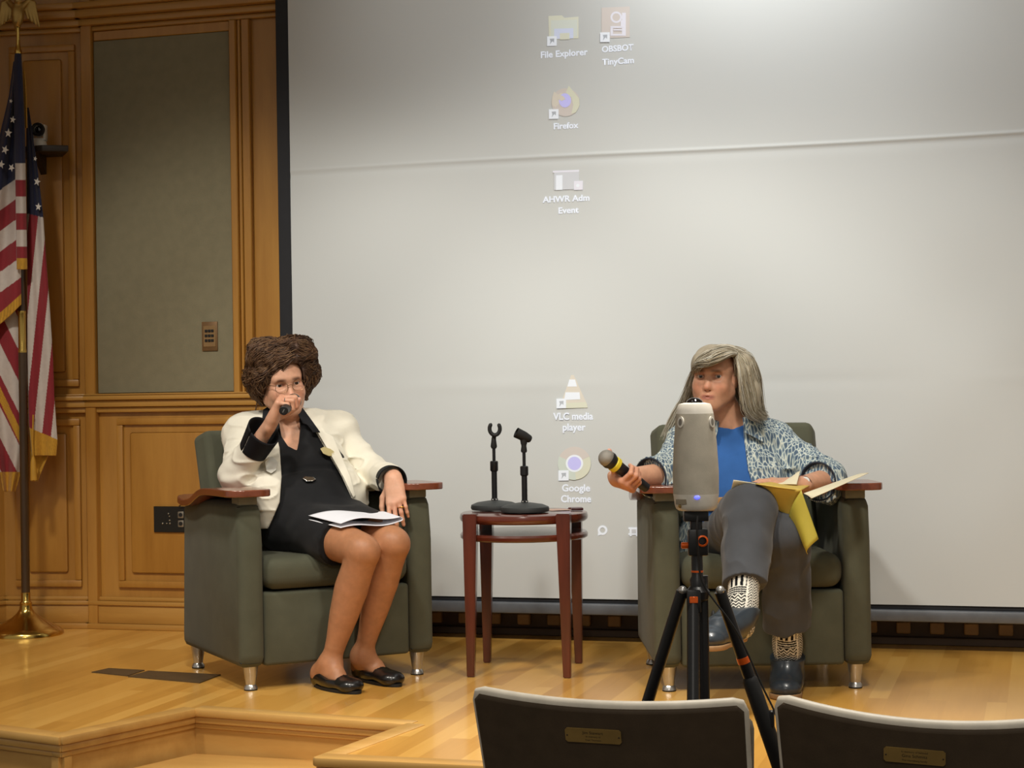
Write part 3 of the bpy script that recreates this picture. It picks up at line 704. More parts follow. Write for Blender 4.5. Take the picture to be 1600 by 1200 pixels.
mb = MB(); c = [W(280, 791, Y0 - .03), W(296, 777, Y0 - .06), W(318, 762, Y0 - .10), W(338, 740, Y0 - .16), W(372, 690, Y0 - .1), W(398, 645, Y0 - .06), W(404, 600, Y0 - .06)]
mb.tube(spline(c), .0028, 6)
tag(mb.build('cable', mat('brown_cord', (84, 54, 24), .6)), 'thin brown cord rising from the connector plate behind the left chair', 'cord')
M_VENT = mat('floor_cover_brown', (88, 70, 46), .55, metal=.2)
for pts, lab in (([(143, 1051), (170, 1045), (226, 1048), (199, 1057)], 'dark brown floor cover plate, the smaller one left of the lounge chair'), ([(200, 1058), (232, 1049), (345, 1055), (312, 1068)], 'dark brown floor cover plate, the longer one beside the left chair leg')):
    P = [WZ(x, y) for x, y in pts]; c0 = sum(P, Vector()) / 4
    mb = MB(); mb.prism([(p.x - c0.x, p.y - c0.y) for p in P], 0, .003); o = mb.build('floor_cover', M_VENT); o.location = c0
    tag(o, lab, 'floor cover')
# ------------------------------------------------------------------ soft bodies: blended rounded limbs meshed as one continuous skin
f32 = np.float32
def v3(p): return np.asarray(p, f32)
def nrm(a): a = np.asarray(a, float); return a / (np.linalg.norm(a) + 1e-12)
class Prim:
    def __init__(s, fn, c, r, k, op='u'): s.fn, s.c, s.r, s.k, s.op = fn, np.asarray(c, float), r, k, op
def cone(a, b, ra, rb, k=.02, op='u'):
    a, b = v3(a), v3(b); d = b - a; L2 = float(d @ d) + 1e-12
    def fn(p):
        q = p - a; t = np.clip(q @ d / L2, 0, 1)
        return np.sqrt(np.maximum(((q - t[:, None] * d) ** 2).sum(1), 1e-14)) - (ra + (rb - ra) * t)
    return Prim(fn, (a + b) / 2, math.sqrt(L2) / 2 + max(ra, rb), k, op)
def ell(c, r, Rm=None, k=.03, op='u'):
    c = v3(c); r = v3(r); Rm = None if Rm is None else np.asarray(Rm, f32)
    def fn(p):
        q = p - c
        if Rm is not None: q = q @ Rm
        k0 = np.sqrt(((q / r) ** 2).sum(1)) + 1e-9; k1 = np.sqrt(((q / (r * r)) ** 2).sum(1)) + 1e-9
        return k0 * (k0 - 1) / k1
    return Prim(fn, c, float(r.max()), k, op)
def flat(a, b, ra, rb, n, sq, k=.02):
    """tapered limb flattened along n by the factor sq"""
    a, b, n = v3(a), v3(b), v3(nrm(n)); d = b - a
    def st(x): return x + (x @ n)[..., None] * n * (1 / sq - 1) if x.ndim > 1 else x + (x @ n) * n * (1 / sq - 1)
    d2 = st(d); L2 = float(d2 @ d2) + 1e-12
    def fn(p):
        q = st(p - a); t = np.clip(q @ d2 / L2, 0, 1)
        return (np.sqrt(np.maximum(((q - t[:, None] * d2) ** 2).sum(1), 1e-14)) - (ra + (rb - ra) * t)) * (.5 + .5 * sq)
    return Prim(fn, (a + b) / 2, float(np.linalg.norm(d)) / 2 + max(ra, rb), k)
def custom(fn, c, r, k=.01, op='u'): return Prim(fn, c, r, k, op)
def smin(a, b, k):
    if k <= 0: return np.minimum(a, b)
    h = np.clip(.5 + .5 * (b - a) / k, 0, 1)
    return b + (a - b) * h - k * h * (1 - h)
def field(prims):
    def fn(p, cc, cr, pad=.09):
        d = np.full(len(p), .3, f32)
        for q in prims:
            if np.linalg.norm(q.c - cc) - q.r - cr > pad: continue
            x = q.fn(p).astype(f32)
            if q.op == 'u': d = smin(d, x, q.k)
            elif q.op == 's': d = -smin(-d, x, q.k)
            else: d = np.maximum(d, x)
        return d
    return fn
def vnoise(p, seed=0):
    i = np.floor(p).astype(np.int64); f = (p - i).astype(f32); f = f * f * (3 - 2 * f); out = np.zeros(len(p), f32)
    for dx in (0, 1):
        for dy in (0, 1):
            for dz in (0, 1):
                h = ((i[:, 0] + dx) * 374761393 + (i[:, 1] + dy) * 668265263 + (i[:, 2] + dz) * 2147483647 + seed * 974634777) & 0x7fffffff
                h = ((h ^ (h >> 13)) * 1274126177) & 0x7fffffff; h = ((h ^ (h >> 16)) & 0xffff).astype(f32) / 65535
                w = (f[:, 0] if dx else 1 - f[:, 0]) * (f[:, 1] if dy else 1 - f[:, 1]) * (f[:, 2] if dz else 1 - f[:, 2])
                out += w * h
    return out * 2 - 1
def grow(fn, lo, hi, h, B=10):
    """surface nets over a block-culled grid; returns vertices and quads"""
    lo = np.asarray(lo, float); hi = np.asarray(hi, float)
    n = np.ceil((hi - lo) / h / B).astype(int) * B + 1
    vol = np.full(n, .2, f32); hb = B * h / 2; rad = hb * math.sqrt(3)
    g = np.arange(B + 1) * h
    lx, ly, lz = np.meshgrid(g, g, g, indexing='ij'); L = np.stack([lx, ly, lz], -1).reshape(-1, 3)
    SB = 3                                                       # super blocks, culled first
    nb = (n - 1) // B
    for I in range(0, nb[0], SB):
        for Jq in range(0, nb[1], SB):
            for K in range(0, nb[2], SB):
                ids = [(i, j, k) for i in range(I, min(I + SB, nb[0])) for j in range(Jq, min(Jq + SB, nb[1])) for k in range(K, min(K + SB, nb[2]))]
                C = np.array([lo + np.array(t) * B * h + hb for t in ids])
                cc = C.mean(0); cr = np.linalg.norm(C - cc, axis=1).max() + rad
                d = fn(C.astype(f32), cc, cr)
                act = np.abs(d) < rad * 1.25 + .008
                for t, dv, a in zip(ids, d, act):
                    if not a and dv < 0:
                        x, y, z = (q * B for q in t); vol[x:x + B + 1, y:y + B + 1, z:z + B + 1] = np.minimum(vol[x:x + B + 1, y:y + B + 1, z:z + B + 1], dv)
                if act.any():
                    A = [t for t, a in zip(ids, act) if a]
                    P = np.concatenate([L + (lo + np.array(t) * B * h) for t in A]).astype(f32)
                    CA = C[act]; c2 = CA.mean(0); r2 = np.linalg.norm(CA - c2, axis=1).max() + rad
                    dd = fn(P, c2, r2).reshape(len(A), B + 1, B + 1, B + 1)
                    for t, q in zip(A, dd):
                        x, y, z = (m * B for m in t); vol[x:x + B + 1, y:y + B + 1, z:z + B + 1] = q
    s = vol < 0; ny, nz_ = n[1], n[2]; cid, quads, pos = [], [], []
    for ax in range(3):
        sl0 = [slice(None)] * 3; sl1 = [slice(None)] * 3; sl0[ax] = slice(0, -1); sl1[ax] = slice(1, None)
        s0, s1 = s[tuple(sl0)], s[tuple(sl1)]
        E = np.argwhere(s0 != s1)
        o1, o2 = [(1, 2), (2, 0), (0, 1)][ax]
        E = E[(E[:, o1] > 0) & (E[:, o2] > 0) & (E[:, o1] < n[o1] - 1) & (E[:, o2] < n[o2] - 1)]
        a = vol[tuple(E.T)]; E1 = E.copy(); E1[:, ax] += 1; b = vol[tuple(E1.T)]
        p = E.astype(float); p[:, ax] += a / (a - b)
        cells = []
        for da, db in ((-1, -1), (0, -1), (0, 0), (-1, 0)):
            q = E.copy(); q[:, o1] += da; q[:, o2] += db; cells.append((q[:, 0] * ny + q[:, 1]) * nz_ + q[:, 2])
        q = np.stack(cells, 1); fl = a > 0; q[fl] = q[fl][:, ::-1]
        quads.append(q); pos.append(p)
    Q = np.concatenate(quads); Pp = np.repeat(np.concatenate(pos), 4, axis=0)
    u, inv = np.unique(Q.ravel(), return_inverse=True); inv = inv.ravel()
    cnt = np.bincount(inv); V = np.stack([np.bincount(inv, Pp[:, i]) / cnt for i in range(3)], 1)
    return (lo + V * h), inv.reshape(-1, 4)
def soften(V, Q, it=2, f=.5):
    n = len(V); e = np.concatenate([Q[:, [0, 1]], Q[:, [1, 2]], Q[:, [2, 3]], Q[:, [3, 0]]]); a = np.concatenate([e[:, 0], e[:, 1]]); b = np.concatenate([e[:, 1], e[:, 0]])
    c = np.bincount(a, minlength=n)[:, None]
    for _ in range(it):
        m = np.stack([np.bincount(a, V[b, i], minlength=n) for i in range(3)], 1) / np.maximum(c, 1)
        V = V + (m - V) * f
    return V
def biggest(V, Q):
    lab = np.arange(len(V))
    for _ in range(400):
        m = lab[Q].min(1); new = lab.copy()
        for i in range(4): np.minimum.at(new, Q[:, i], m)
        new = new[new]
        if (new == lab).all(): break
        lab = new
    k_ = np.bincount(lab).argmax(); keep = lab == k_; idx = np.cumsum(keep) - 1
    return V[keep], idx[Q[keep[Q].all(1)]]
def poly_sd(px, py, P, scale):
    """signed distance (metres) to a pattern outline drawn in stalls-eye pixels"""
    P = np.asarray(P, f32); d = np.full(len(px), 1e9, f32); s = np.ones(len(px), f32)
    n = len(P)
    for i in range(n):
        a, b = P[i], P[i - 1]; ex, ey = b - a; wx, wy = px - a[0], py - a[1]
        t = np.clip((wx * ex + wy * ey) / (ex * ex + ey * ey + 1e-9), 0, 1)
        d = np.minimum(d, (wx - ex * t) ** 2 + (wy - ey * t) ** 2)
        c1, c2, c3 = py >= a[1], py < b[1], ex * wy > ey * wx
        s = np.where((c1 & c2 & c3) | (~c1 & ~c2 & ~c3), -s, s)
    return s * np.sqrt(d) / scale
def frame_head(yaw, pitch, roll):
    """columns: x to the viewer's right, y forward out of the face, z up"""
    B = np.array([[1, 0, 0], [0, -1, 0], [0, 0, 1]], float).T
    m = np.array(Matrix.Rotation(yaw, 3, 'Z') @ Matrix.Rotation(pitch, 3, 'X') @ Matrix.Rotation(roll, 3, 'Y'))
    return m @ B
def limb(P, r, k=.004, n=5):
    Q = [np.array(q) for q in spline([Vector(p) for p in P], n)]; rr = np.interp(np.linspace(0, len(P) - 1, len(Q)), np.arange(len(P)), r)
    return [cone(a, b, x, y, k) for a, b, x, y in zip(Q, Q[1:], rr, rr[1:])]
def crease(p, sc, seed):
    return (1 - np.abs(vnoise(p * sc, seed))) ** 5
def head_prims(o, Rm, s=1.0, thin=1.0):
    P = lambda x, y, z: np.asarray(o) + Rm @ (np.array([x * thin, y, z]) * s)
    pr = []
    pr.append(ell(P(0, -.078, .034), np.array([.072 * thin, .092, .066]) * s, Rm, .02))
    pr.append(ell(P(0, -.035, -.028), np.array([.062 * thin, .058, .078]) * s, Rm, .03))
    pr.append(ell(P(0, -.032, .028), np.array([.059 * thin, .050, .048]) * s, Rm, .02))
    for q in (-1, 1):
        pr.append(cone(P(q * .054, -.055, -.055), P(q * .022, -.002, -.095), .020 * s, .016 * s, .03))
        pr.append(ell(P(q * .036, -.002, -.034), np.array([.022, .018, .022]) * s, Rm, .03))
        pr.append(cone(P(q * .010, .014, .019), P(q * .040, .004, .020), .008 * s, .007 * s, .018))
    pr.append(ell(P(0, .006, -.096), np.array([.022, .016, .019]) * s, Rm, .025))
    pr.append(ell(P(0, .004, -.062), np.array([.028, .022, .026]) * s, Rm, .025))
    for q in (-1, 1):
        pr.append(ell(P(q * .031, .016, .001), np.array([.0165, .0145, .0115]) * s, Rm, .010, 's'))
    pr.append(cone(P(0, .010, .006), P(0, .033, -.034), .0065 * s, .0098 * s, .012))
    pr.append(ell(P(0, .033, -.037), np.array([.0105, .009, .0085]) * s, Rm, .008))
    for q in (-1, 1):
        pr.append(ell(P(q * .0125, .022, -.041), np.array([.0075, .0085, .0065]) * s, Rm, .007))
        pr.append(ell(P(q * .0075, .027, -.0475), np.array([.0032, .0045, .0030]) * s, Rm, .003, 's'))
        c = P(q * .031, -.0015, 0); cf = v3(c); Rf = Rm.astype(f32)
        def lid(p, cf=cf, Rf=Rf, s=s):
            l = (p - cf) @ Rf; r = np.sqrt((l ** 2).sum(1)) - .0138 * s
            return np.maximum(r, (.0022 * s + .10 * l[:, 0] * 0) - l[:, 2])
        def lid2(p, cf=cf, Rf=Rf, s=s):
            l = (p - cf) @ Rf; r = np.sqrt((l ** 2).sum(1)) - .0134 * s
            return np.maximum(r, l[:, 2] + .0048 * s)
        pr.append(custom(lid, c, .015 * s, .003)); pr.append(custom(lid2, c, .015 * s, .004))
        pr.append(ell(P(q * .073, -.075, -.012), np.array([.009, .020, .030]) * s, Rm, .006))
    pr.append(cone(P(-.021, .018, -.0665), P(0, .0255, -.0640), .0030 * s, .0052 * s, .006)); pr.append(cone(P(.021, .018, -.0665), P(0, .0255, -.0640), .0030 * s, .0052 * s, .006))
    pr.append(cone(P(-.018, .018, -.0730), P(0, .0245, -.0745), .0030 * s, .0058 * s, .006)); pr.append(cone(P(.018, .018, -.0730), P(0, .0245, -.0745), .0030 * s, .0058 * s, .006))
    pr.append(cone(P(-.024, .020, -.0692), P(0, .0305, -.0690), .0012, .0018, .003, 's')); pr.append(cone(P(.024, .020, -.0692), P(0, .0305, -.0690), .0012, .0018, .003, 's'))
    for q in (-1, 1): pr.append(cone(P(q * .018, .024, -.040), P(q * .030, .016, -.066), .0012, .0014, .006, 's'))
    return pr
def rot_to(d, n, a): return nrm(np.asarray(d) * math.cos(a) + np.asarray(n) * math.sin(a))
def hand_prims(w, Fd, Nd, Sd, curls, thumb, spread=.05, s=.95, out=None):
    """w wrist, Fd towards the knuckles, Nd out of the palm, Sd the thumb side; curls: three bends per finger"""
    Fd = nrm(Fd); Nd = nrm(np.asarray(Nd) - Fd * np.dot(Nd, Fd)); Sd = nrm(np.asarray(Sd) - Fd * np.dot(Sd, Fd) - Nd * np.dot(Sd, Nd)); w = np.asarray(w, float)
    pr = []; tips = []
    off = [.028, .0095, -.0095, -.0265]; Ln = [.086, .090, .085, .076]
    seg = [(.041, .025, .020), (.045, .028, .021), (.041, .026, .020), (.032, .020, .018)]; rad = [.0088, .0090, .0085, .0075]
    pr.append(flat(w - Fd * .01, w + Fd * .03 * s, .027, .030, Nd, .62, .015))
    for i in range(4):
        kn = w + (Fd * Ln[i] + Sd * off[i]) * s - Nd * .002
        pr.append(cone(w + (Fd * .018 + Sd * off[i] * .6) * s, kn, .0135 * s, .0112 * s, .014))
        d = nrm(Fd + Sd * spread * (off[i] / .02)); p = kn; ang = 0
        for j in range(3):
            ang += R(curls[i][j]); dd = rot_to(d, Nd, ang); e = p + dd * seg[i][j] * s
            pr.append(cone(p, e, (rad[i] - .0006 * j) * s, (rad[i] - .0006 * (j + 1)) * s, .004)); p = e
        tips.append((p, dd))
    tb = w + (Fd * .022 + Sd * .022 + Nd * .008) * s; p = tb; r_ = [.0145, .0110, .0096, .0078]
    for j, (dx, L) in enumerate(zip(thumb, (.042, .033, .026))):
        dd = nrm(Fd * dx[0] + Sd * dx[1] + Nd * dx[2]); e = p + dd * L * s
        pr.append(cone(p, e, r_[j] * s, r_[j + 1] * s, .008 if j == 0 else .004)); p = e
    tips.append((p, dd))
    if out is not None: out.extend(tips)
    return pr
def strands(name, m, parent, roots, guides_fn, rng, r0=.0011, nseg=12, cols=None):
    """hair as thin three sided locks: guides_fn(i) -> (nseg+1,3) centre line"""
    Vs, Fs, Cs = [], [], []; base = 0; ang = np.array([0, 2.094, 4.189])
    for i in range(roots):
        P = guides_fn(i); k = len(P); T = np.gradient(P, axis=0); T /= np.linalg.norm(T, axis=1, keepdims=True) + 1e-9
        a = np.cross(T, np.array([.3, .2, .93])); a /= np.linalg.norm(a, axis=1, keepdims=True) + 1e-9; b = np.cross(T, a)
        rr = r0 * rng.uniform(.7, 1.3) * np.sqrt(np.clip(1.02 - np.linspace(0, 1, k) ** 3, .05, 1))
        ring_ = P[:, None, :] + (a[:, None, :] * np.cos(ang)[None, :, None] + b[:, None, :] * np.sin(ang)[None, :, None]) * rr[:, None, None]
        Vs.append(ring_.reshape(-1, 3)); j = np.arange(k - 1)[:, None] * 3
        for q in range(3):
            q2 = (q + 1) % 3; Fs.append(np.concatenate([j + q, j + q2, j + 3 + q2, j + 3 + q], 1) + base)
        base += 3 * k
        c = cols(i); Cs.append(np.repeat(np.asarray(c, float)[None, :] if np.ndim(c) == 1 else np.repeat(c, 3, axis=0), 3 * k if np.ndim(c) == 1 else 1, axis=0))
    return np.concatenate(Vs), np.concatenate(Fs), np.concatenate(Cs)
def polyline(P, n):
    """smooth resample of control points"""
    P = np.asarray(P, float); Q = np.array([list(q) for q in spline(P, 10)]); L = np.concatenate([[0], np.cumsum(np.linalg.norm(np.diff(Q, axis=0), axis=1))]); t = np.linspace(0, L[-1], n)
    return np.stack([np.interp(t, L, Q[:, i]) for i in range(3)], 1)
M_SKIN = vcol('skin', .48, sub=.12, bump=.10, bscale=500, spec=.4, var=.10)
M_HAIR = vcol('hair', .55, spec=.35, var=.05)
M_EYE = vcol('eye', .12, spec=.6, var=.0)
LC = lambda *c: np.array(lin(c))
def eyes(o, Rm, parent, gaze, iris, s=1.0):
    for q in (-1, 1):
        mb = MB(); mb.ball((0, 0, 0), .0122 * s, u=40, v=28); ob = mb.build('eye', M_EYE, parent)
        c = np.asarray(o) + Rm @ (np.array([q * .031, -.0015, 0]) * s); g = nrm(Rm @ nrm(gaze))
        V = np.array([v.co[:] for v in ob.data.vertices]); d = V @ g / (.0122 * s)
        col = np.where((d > .965)[:, None], LC(12, 10, 10), np.where((d > .85)[:, None], LC(*iris), LC(214, 204, 196)))
        a = ob.data.color_attributes.new('tint', 'FLOAT_COLOR', 'POINT'); cc = np.ones((len(V), 4), np.float32); cc[:, :3] = col; a.data.foreach_set('color', cc.ravel())
        ob.location = c
def face_tint(V, o, Rm, base, s=1.0, brow=(90, 66, 48), lip=(176, 96, 84)):
    l = (V - np.asarray(o)) @ Rm / s; x, y, z = np.abs(l[:, 0]), l[:, 1], l[:, 2]
    C = np.repeat(np.asarray(base)[None, :], len(V), 0)
    fr = (y > -.04) & (np.abs(z) < .14) & (x < .1)
    def mixin(mask, col, amt):
        w = (np.clip(mask, 0, 1) * amt * fr)[:, None]; C[:] = C * (1 - w) + np.asarray(col) * w
    mixin(np.exp(-((x - .038) / .020) ** 2 - ((z + .036) / .020) ** 2), LC(206, 120, 96), .35)
    mixin(np.exp(-(x / .014) ** 2 - ((z + .036) / .014) ** 2), LC(206, 118, 98), .35)
    mixin(np.exp(-((x - .031) / .020) ** 2 - ((z - .002) / .011) ** 2), LC(150, 96, 74), .40)  # eye sockets darkened: shade put into the skin colour
    mixin(np.exp(-((x - .027) / .016) ** 4 - ((z - .0185 + 6 * np.maximum(x - .03, 0) ** 2 * 3) / .0055) ** 2), LC(*brow), .9)
    up = (z > -.0690); lipm = np.where(up, np.exp(-((z + .0655) / .0042) ** 4), np.exp(-((z + .0735) / .0050) ** 4)) * np.exp(-(x / .0225) ** 6)
    mixin(lipm, LC(*lip), .75)
    mixin(np.exp(-(x / .024) ** 6 - ((z + .0690) / .0014) ** 2), LC(96, 48, 42), .7)
    mixin(np.exp(-((x - .031) / .0145) ** 4 - ((z - .0032) / .0016) ** 2), LC(66, 42, 36), .8)
    return C
def dist_cols(V, P, cols_):
    return cols_
# ------------------------------------------------------------------ the two women (stage frame: u across, v away, z up)
def FZ(px, py, z=0.):
    d = MC @ np.array([(px - 800) / F, (600 - py) / F, -1.0]); t = (z - H) / d[2]
    return np.array([d[0] * t, d[1] * t, z])
def torso_prims(hR, hL, sR, sL, f, neck, bust=.040, belly=.0):
    hR, hL, sR, sL, f = map(np.asarray, (hR, hL, sR, sL, f)); hc, sc = (hR + hL) / 2, (sR + sL) / 2; side = nrm(sL - sR); up = nrm(sc - hc)
    Rm = np.stack([side, f, nrm(np.cross(side, f))], 1); U = Rm[:, 2] if Rm[2, 2] > 0 else -Rm[:, 2]
    pr = [flat(hR + side * .015, hL - side * .015, .118, .118, f, .9, .04)]
    pr.append(ell(hc + (sc - hc) * .36 + f * (.012 + belly), (.142, .108 + belly, .150), Rm, .05))
    pr.append(ell(hc + (sc - hc) * .70 - f * .005, (.150, .100, .150), Rm, .05))
    for q in (-1, 1): pr.append(ell(hc + (sc - hc) * .62 + side * q * .068 + f * .068, (.058, bust, .060), Rm, .05))
    pr.append(cone(sR + side * .02 - U * .012, sL - side * .02 - U * .012, .056, .056, .05))
    for s_ in (sR, sL): pr.append(cone(s_ + (sc - s_) * .35, neck - U * .005, .040, .040, .05))
    return pr
def mesh_of(fn, lo, hi, h, it=1):
    V, Q = grow(fn, lo, hi, h); return soften(V, Q, it), Q
def bounds(pts, pad):
    P = np.array(pts); return P.min(0) - pad, P.max(0) + pad
def skin_obj(name, fn, lo, hi, h, m, root, base, tint=None, it=1):
    V, Q = mesh_of(fn, lo, hi, h, it)
    if len(V) < 30000 and name not in ('shoe', 'sock', 'sole'): V, Q = biggest(V, Q)
    t = tint(V) if callable(tint) else tint
    return arr_mesh(name, V - base, Q, m, root, True, t)
def shell(bodyf, px_poly, off, th, scale, vmax, rnd=.0):
    """a piece of cloth or metal lying on the clothes: th thick, off above the body, cut to a pattern"""
    def fn(p, cc, cr):
        d = bodyf(p, cc, cr); px, py = PIX(p.astype(np.float64)); m = poly_sd(px, py, px_poly, scale)
        return np.maximum(np.maximum(np.abs(d - off) - th, m.astype(f32) - rnd), p[:, 1] - vmax)
    return fn

M_WHITE = mat('ivory_jacket_cloth', (226, 221, 205), .85, var=.04, bump=.18, bscale=500, sheen=.15, spec=.2)
M_BLK = mat('black_dress_cloth', (17, 18, 21), .8, var=.2, bump=.2, bscale=500, sheen=.1, spec=.25)
M_BLKS = mat('black_shirt_cloth', (20, 21, 25), .75, var=.2, bump=.15, bscale=400, spec=.25)
M_GOLD = mat('gold', (226, 178, 84), .25, metal=1.)
M_STEEL = mat('polished_steel', (196, 192, 184), .18, metal=1.)
M_LEATHER = mat('black_shoe_leather', (20, 19, 19), .30, var=.2, coat=.3)
M_MIC = mat('black_microphone_body', (20, 20, 22), .45)
M_GRILLE = mat('grey_microphone_mesh', (150, 146, 138), .5, metal=.3, bump=.7, bscale=700)

# ======================= woman with the microphone at her mouth
hR, hL = J(452, 812, 5.93), J(512, 808, 6.02)
sR, sL = J(381, 680, 6.08), J(531, 676, 6.18)
kR, kL = J(567, 862, 5.61), J(614, 850, 5.69)
aR, aL = J(515, 1040, 5.665), J(566, 1026, 5.78)
eR, wR = J(367, 748, 5.90), J(419, 675, 5.80)
eL, wL = J(582, 738, 6.10), J(615, 750, 5.86)
fT = nrm((.26, -.96, .0)); eye_o = J(449, 600, 5.985)
HM = frame_head(R(26), R(8), R(-8)); HS = .96
neck = J(452, 662, 6.085)
base = np.array([-.707, 5.9, 0.])
root = thing('person', 'dark haired woman in a white jacket and black dress speaking into a microphone', 'person', U2W(base), TH)
skull = eye_o + HM @ np.array([0, -.085, -.06])
tor = torso_prims(hR, hL, sR, sL, fT, neck)
arms = [cone(sR, eR, .046, .040, .03), cone(sL, eL, .046, .040, .03), cone(eL, wL, .038, .024, .02)]
micA, micB = J(443, 642, 5.715), J(459, 627, 5.905)
ax = nrm(micB - micA)
Fh = nrm(np.array([.42, -.05, .90]) - ax * np.dot(ax, [.42, -.05, .90])); Nh = nrm(np.cross(Fh, ax)); Nh = Nh if Nh[0] > 0 else -Nh
mc = micA + ax * .075; wRh = mc - Fh * .072 - Nh * .029
tipsR = []; handR = hand_prims(wRh, Fh, Nh, ax, [(62, 88, 50), (66, 88, 50), (70, 86, 50), (72, 84, 48)], [(.50, .30, .55), (.80, .05, .40), (.90, -.20, -.05)], .02, 1.0, tipsR)
tipsL = []; handL = hand_prims(wL, (.14, -.42, -.90), (.05, .90, -.42), (-1, .0, -.15), [(4, 26, 16), (8, 22, 14), (9, 22, 14), (12, 24, 16)], [(.75, .62, .25), (.95, .25, .25), (.98, .0, .25)], .07, .92, tipsL)
arms += [cone(eR, wRh + Fh * .005, .036, .021, .02)]
legs_ = []
for h_, k_, a_, q in ((hR, kR, aR, -1), (hL, kL, aL, 1)):
    sh = nrm(a_ - k_)
    back = nrm(np.cross(sh, np.cross(fT, sh))); back = -back if np.dot(back, fT) > 0 else back
    legs_ += [cone(h_, k_ + (h_ - k_) * .10, .088, .058, .02), ell(k_ + np.array([0, -.002, .0]), (.056, .054, .056), None, .02)] + limb([k_, k_ + (a_ - k_) * .16 + back * .006, k_ + (a_ - k_) * .34 + back * .012, k_ + (a_ - k_) * .56 + back * .008, k_ + (a_ - k_) * .78 + back * .002, a_], [.053, .050, .0525, .045, .033, .0265])
footd = []
for a_, hp, tp_ in ((aR, FZ(493, 1071), FZ(561, 1085)), (aL, FZ(557, 1058), FZ(624, 1074))):
    d = nrm(tp_ - hp); footd.append((hp, tp_, d))
    legs_ += [ell(hp + d * .035 + np.array([0, 0, .040]), (.030, .034, .034), None, .02), cone(a_, hp + d * .12 + np.array([0, 0, .052]), .031, .026, .03), flat(hp + d * .10 + np.array([0, 0, .042]), tp_ - d * .075 + np.array([0, 0, .024]), .032, .026, (0, 0, 1), .62, .02), cone(a_, hp + d * .035 + np.array([0, 0, .045]), .030, .028, .03)]
headp = head_prims(eye_o, HM, HS)
neckp = [cone(skull, neck, .050, .053, .03), cone(neck, neck + (sR + sL - 2 * neck) * .15, .053, .06, .04)]
collarb = [cone(neck + np.array([q * .02, -.045, -.028]), neck + np.array([q * .12, -.02, -.030]), .010, .008, .02) for q in (-1, 1)]
body = tor + arms + legs_ + neckp + headp + handR + handL
bodyf = field(body)
lo, hi = bounds([sR, sL, kR, kL, aR, aL, footd[0][1], footd[1][1], eye_o, wR, eR, wL, hR, hL], .17); lo[2] = -.01
SK = LC(216, 165, 136); TAN = LC(178, 124, 88)
def tintA(V):
    C = face_tint(V, eye_o, HM, SK, HS, brow=(96, 64, 48), lip=(180, 96, 88))
    leg = (V[:, 2] < .56) & (V[:, 0] > -.72) & (V[:, 1] < 5.99)
    hand = np.min([np.linalg.norm(V - wL - np.array(o_), axis=1) for o_ in ((0, 0, 0), (.02, -.07, -.1), (.02, -.06, -.16))], axis=0) < .085
    t = (leg & ~hand)[:, None]
    C = np.where(t, TAN, C)
    for p, d in tipsR + tipsL:
        m = np.linalg.norm(V - (p + d * .004), axis=1) < .009; C[m] = LC(226, 168, 146)
    for i in range(4):
        pass
    n = vnoise((V * 45).astype(f32), 3)[:, None]; C = C * (1 + .07 * n)
    red = np.minimum(np.linalg.norm(V - (wRh + Fh * .09), axis=1), np.linalg.norm(V - (wL + np.array([.02, -.06, -.09])), axis=1))
    w = np.exp(-(red / .03) ** 2)[:, None] * .3
    return C * (1 - w) + LC(206, 124, 98) * w
skin_obj('body', bodyf, lo, hi, .0026, M_SKIN, root, base, tintA)
eyes(eye_o - base, HM, root, (0, 1, -.05), (52, 40, 30), HS)
# dress: bodice with a V neck, skirt to just above the knee
torf = field(tor); SCL = 465.
VN = [(425, 640), (436, 660), (440, 682), (450, 697), (464, 704), (467, 690), (469, 670), (466, 640)]
hemR, hemL = hR + (kR - hR) * .70, hL + (kL - hL) * .74
skirt = [cone(hR, hemR, .093, .076, .03), cone(hL, hemL, .095, .074, .06), flat((hR + hL) / 2, (hemR + hemL) / 2 + np.array([0, 0, .008]), .09, .062, (0, 0, 1), .8, .05), ell((hR + hL) / 2 + np.array([0, -.02, .06]), (.140, .110, .10), None, .05)]
skirtf = field(skirt); hem_n = nrm((kR + kL) - (hR + hL)); hem_p = (hemR + hemL) / 2
def folds(p, a, k1, seed): return a * (vnoise(p * np.array([k1, k1, k1 * .45], f32), seed) + .5 * vnoise(p * np.array([k1 * 2.1] * 3, f32), seed + 7))
def dress(p, cc, cr):
    d = torf(p, cc, cr) - .011; sk = skirtf(p, cc, cr) - .004
    sk = np.maximum(sk, ((p - hem_p) @ hem_n.astype(f32)) + .0 )
    d = smin(d, sk, .04) + folds(p, .0035, 16, 5)
    waist = np.abs(((p - J(487, 752, 6.0)) @ nrm((sR + sL) / 2 - (hR + hL) / 2)).astype(f32))
    d = d + .006 * np.exp(-(waist / .010) ** 2)
    px, py = PIX(p.astype(np.float64)); m = poly_sd(px, py, VN, SCL).astype(f32)
    d = np.maximum(d, -np.maximum(m, p[:, 1] - 6.10))
    return np.maximum(d, (p - neck) @ np.array([0, 0, 1], f32) - .02)
dlo, dhi = bounds([hR, hL, sR, sL, hemR, hemL], .15)
skin_obj('dress', dress, dlo, dhi, .0042, M_BLK, root, base)
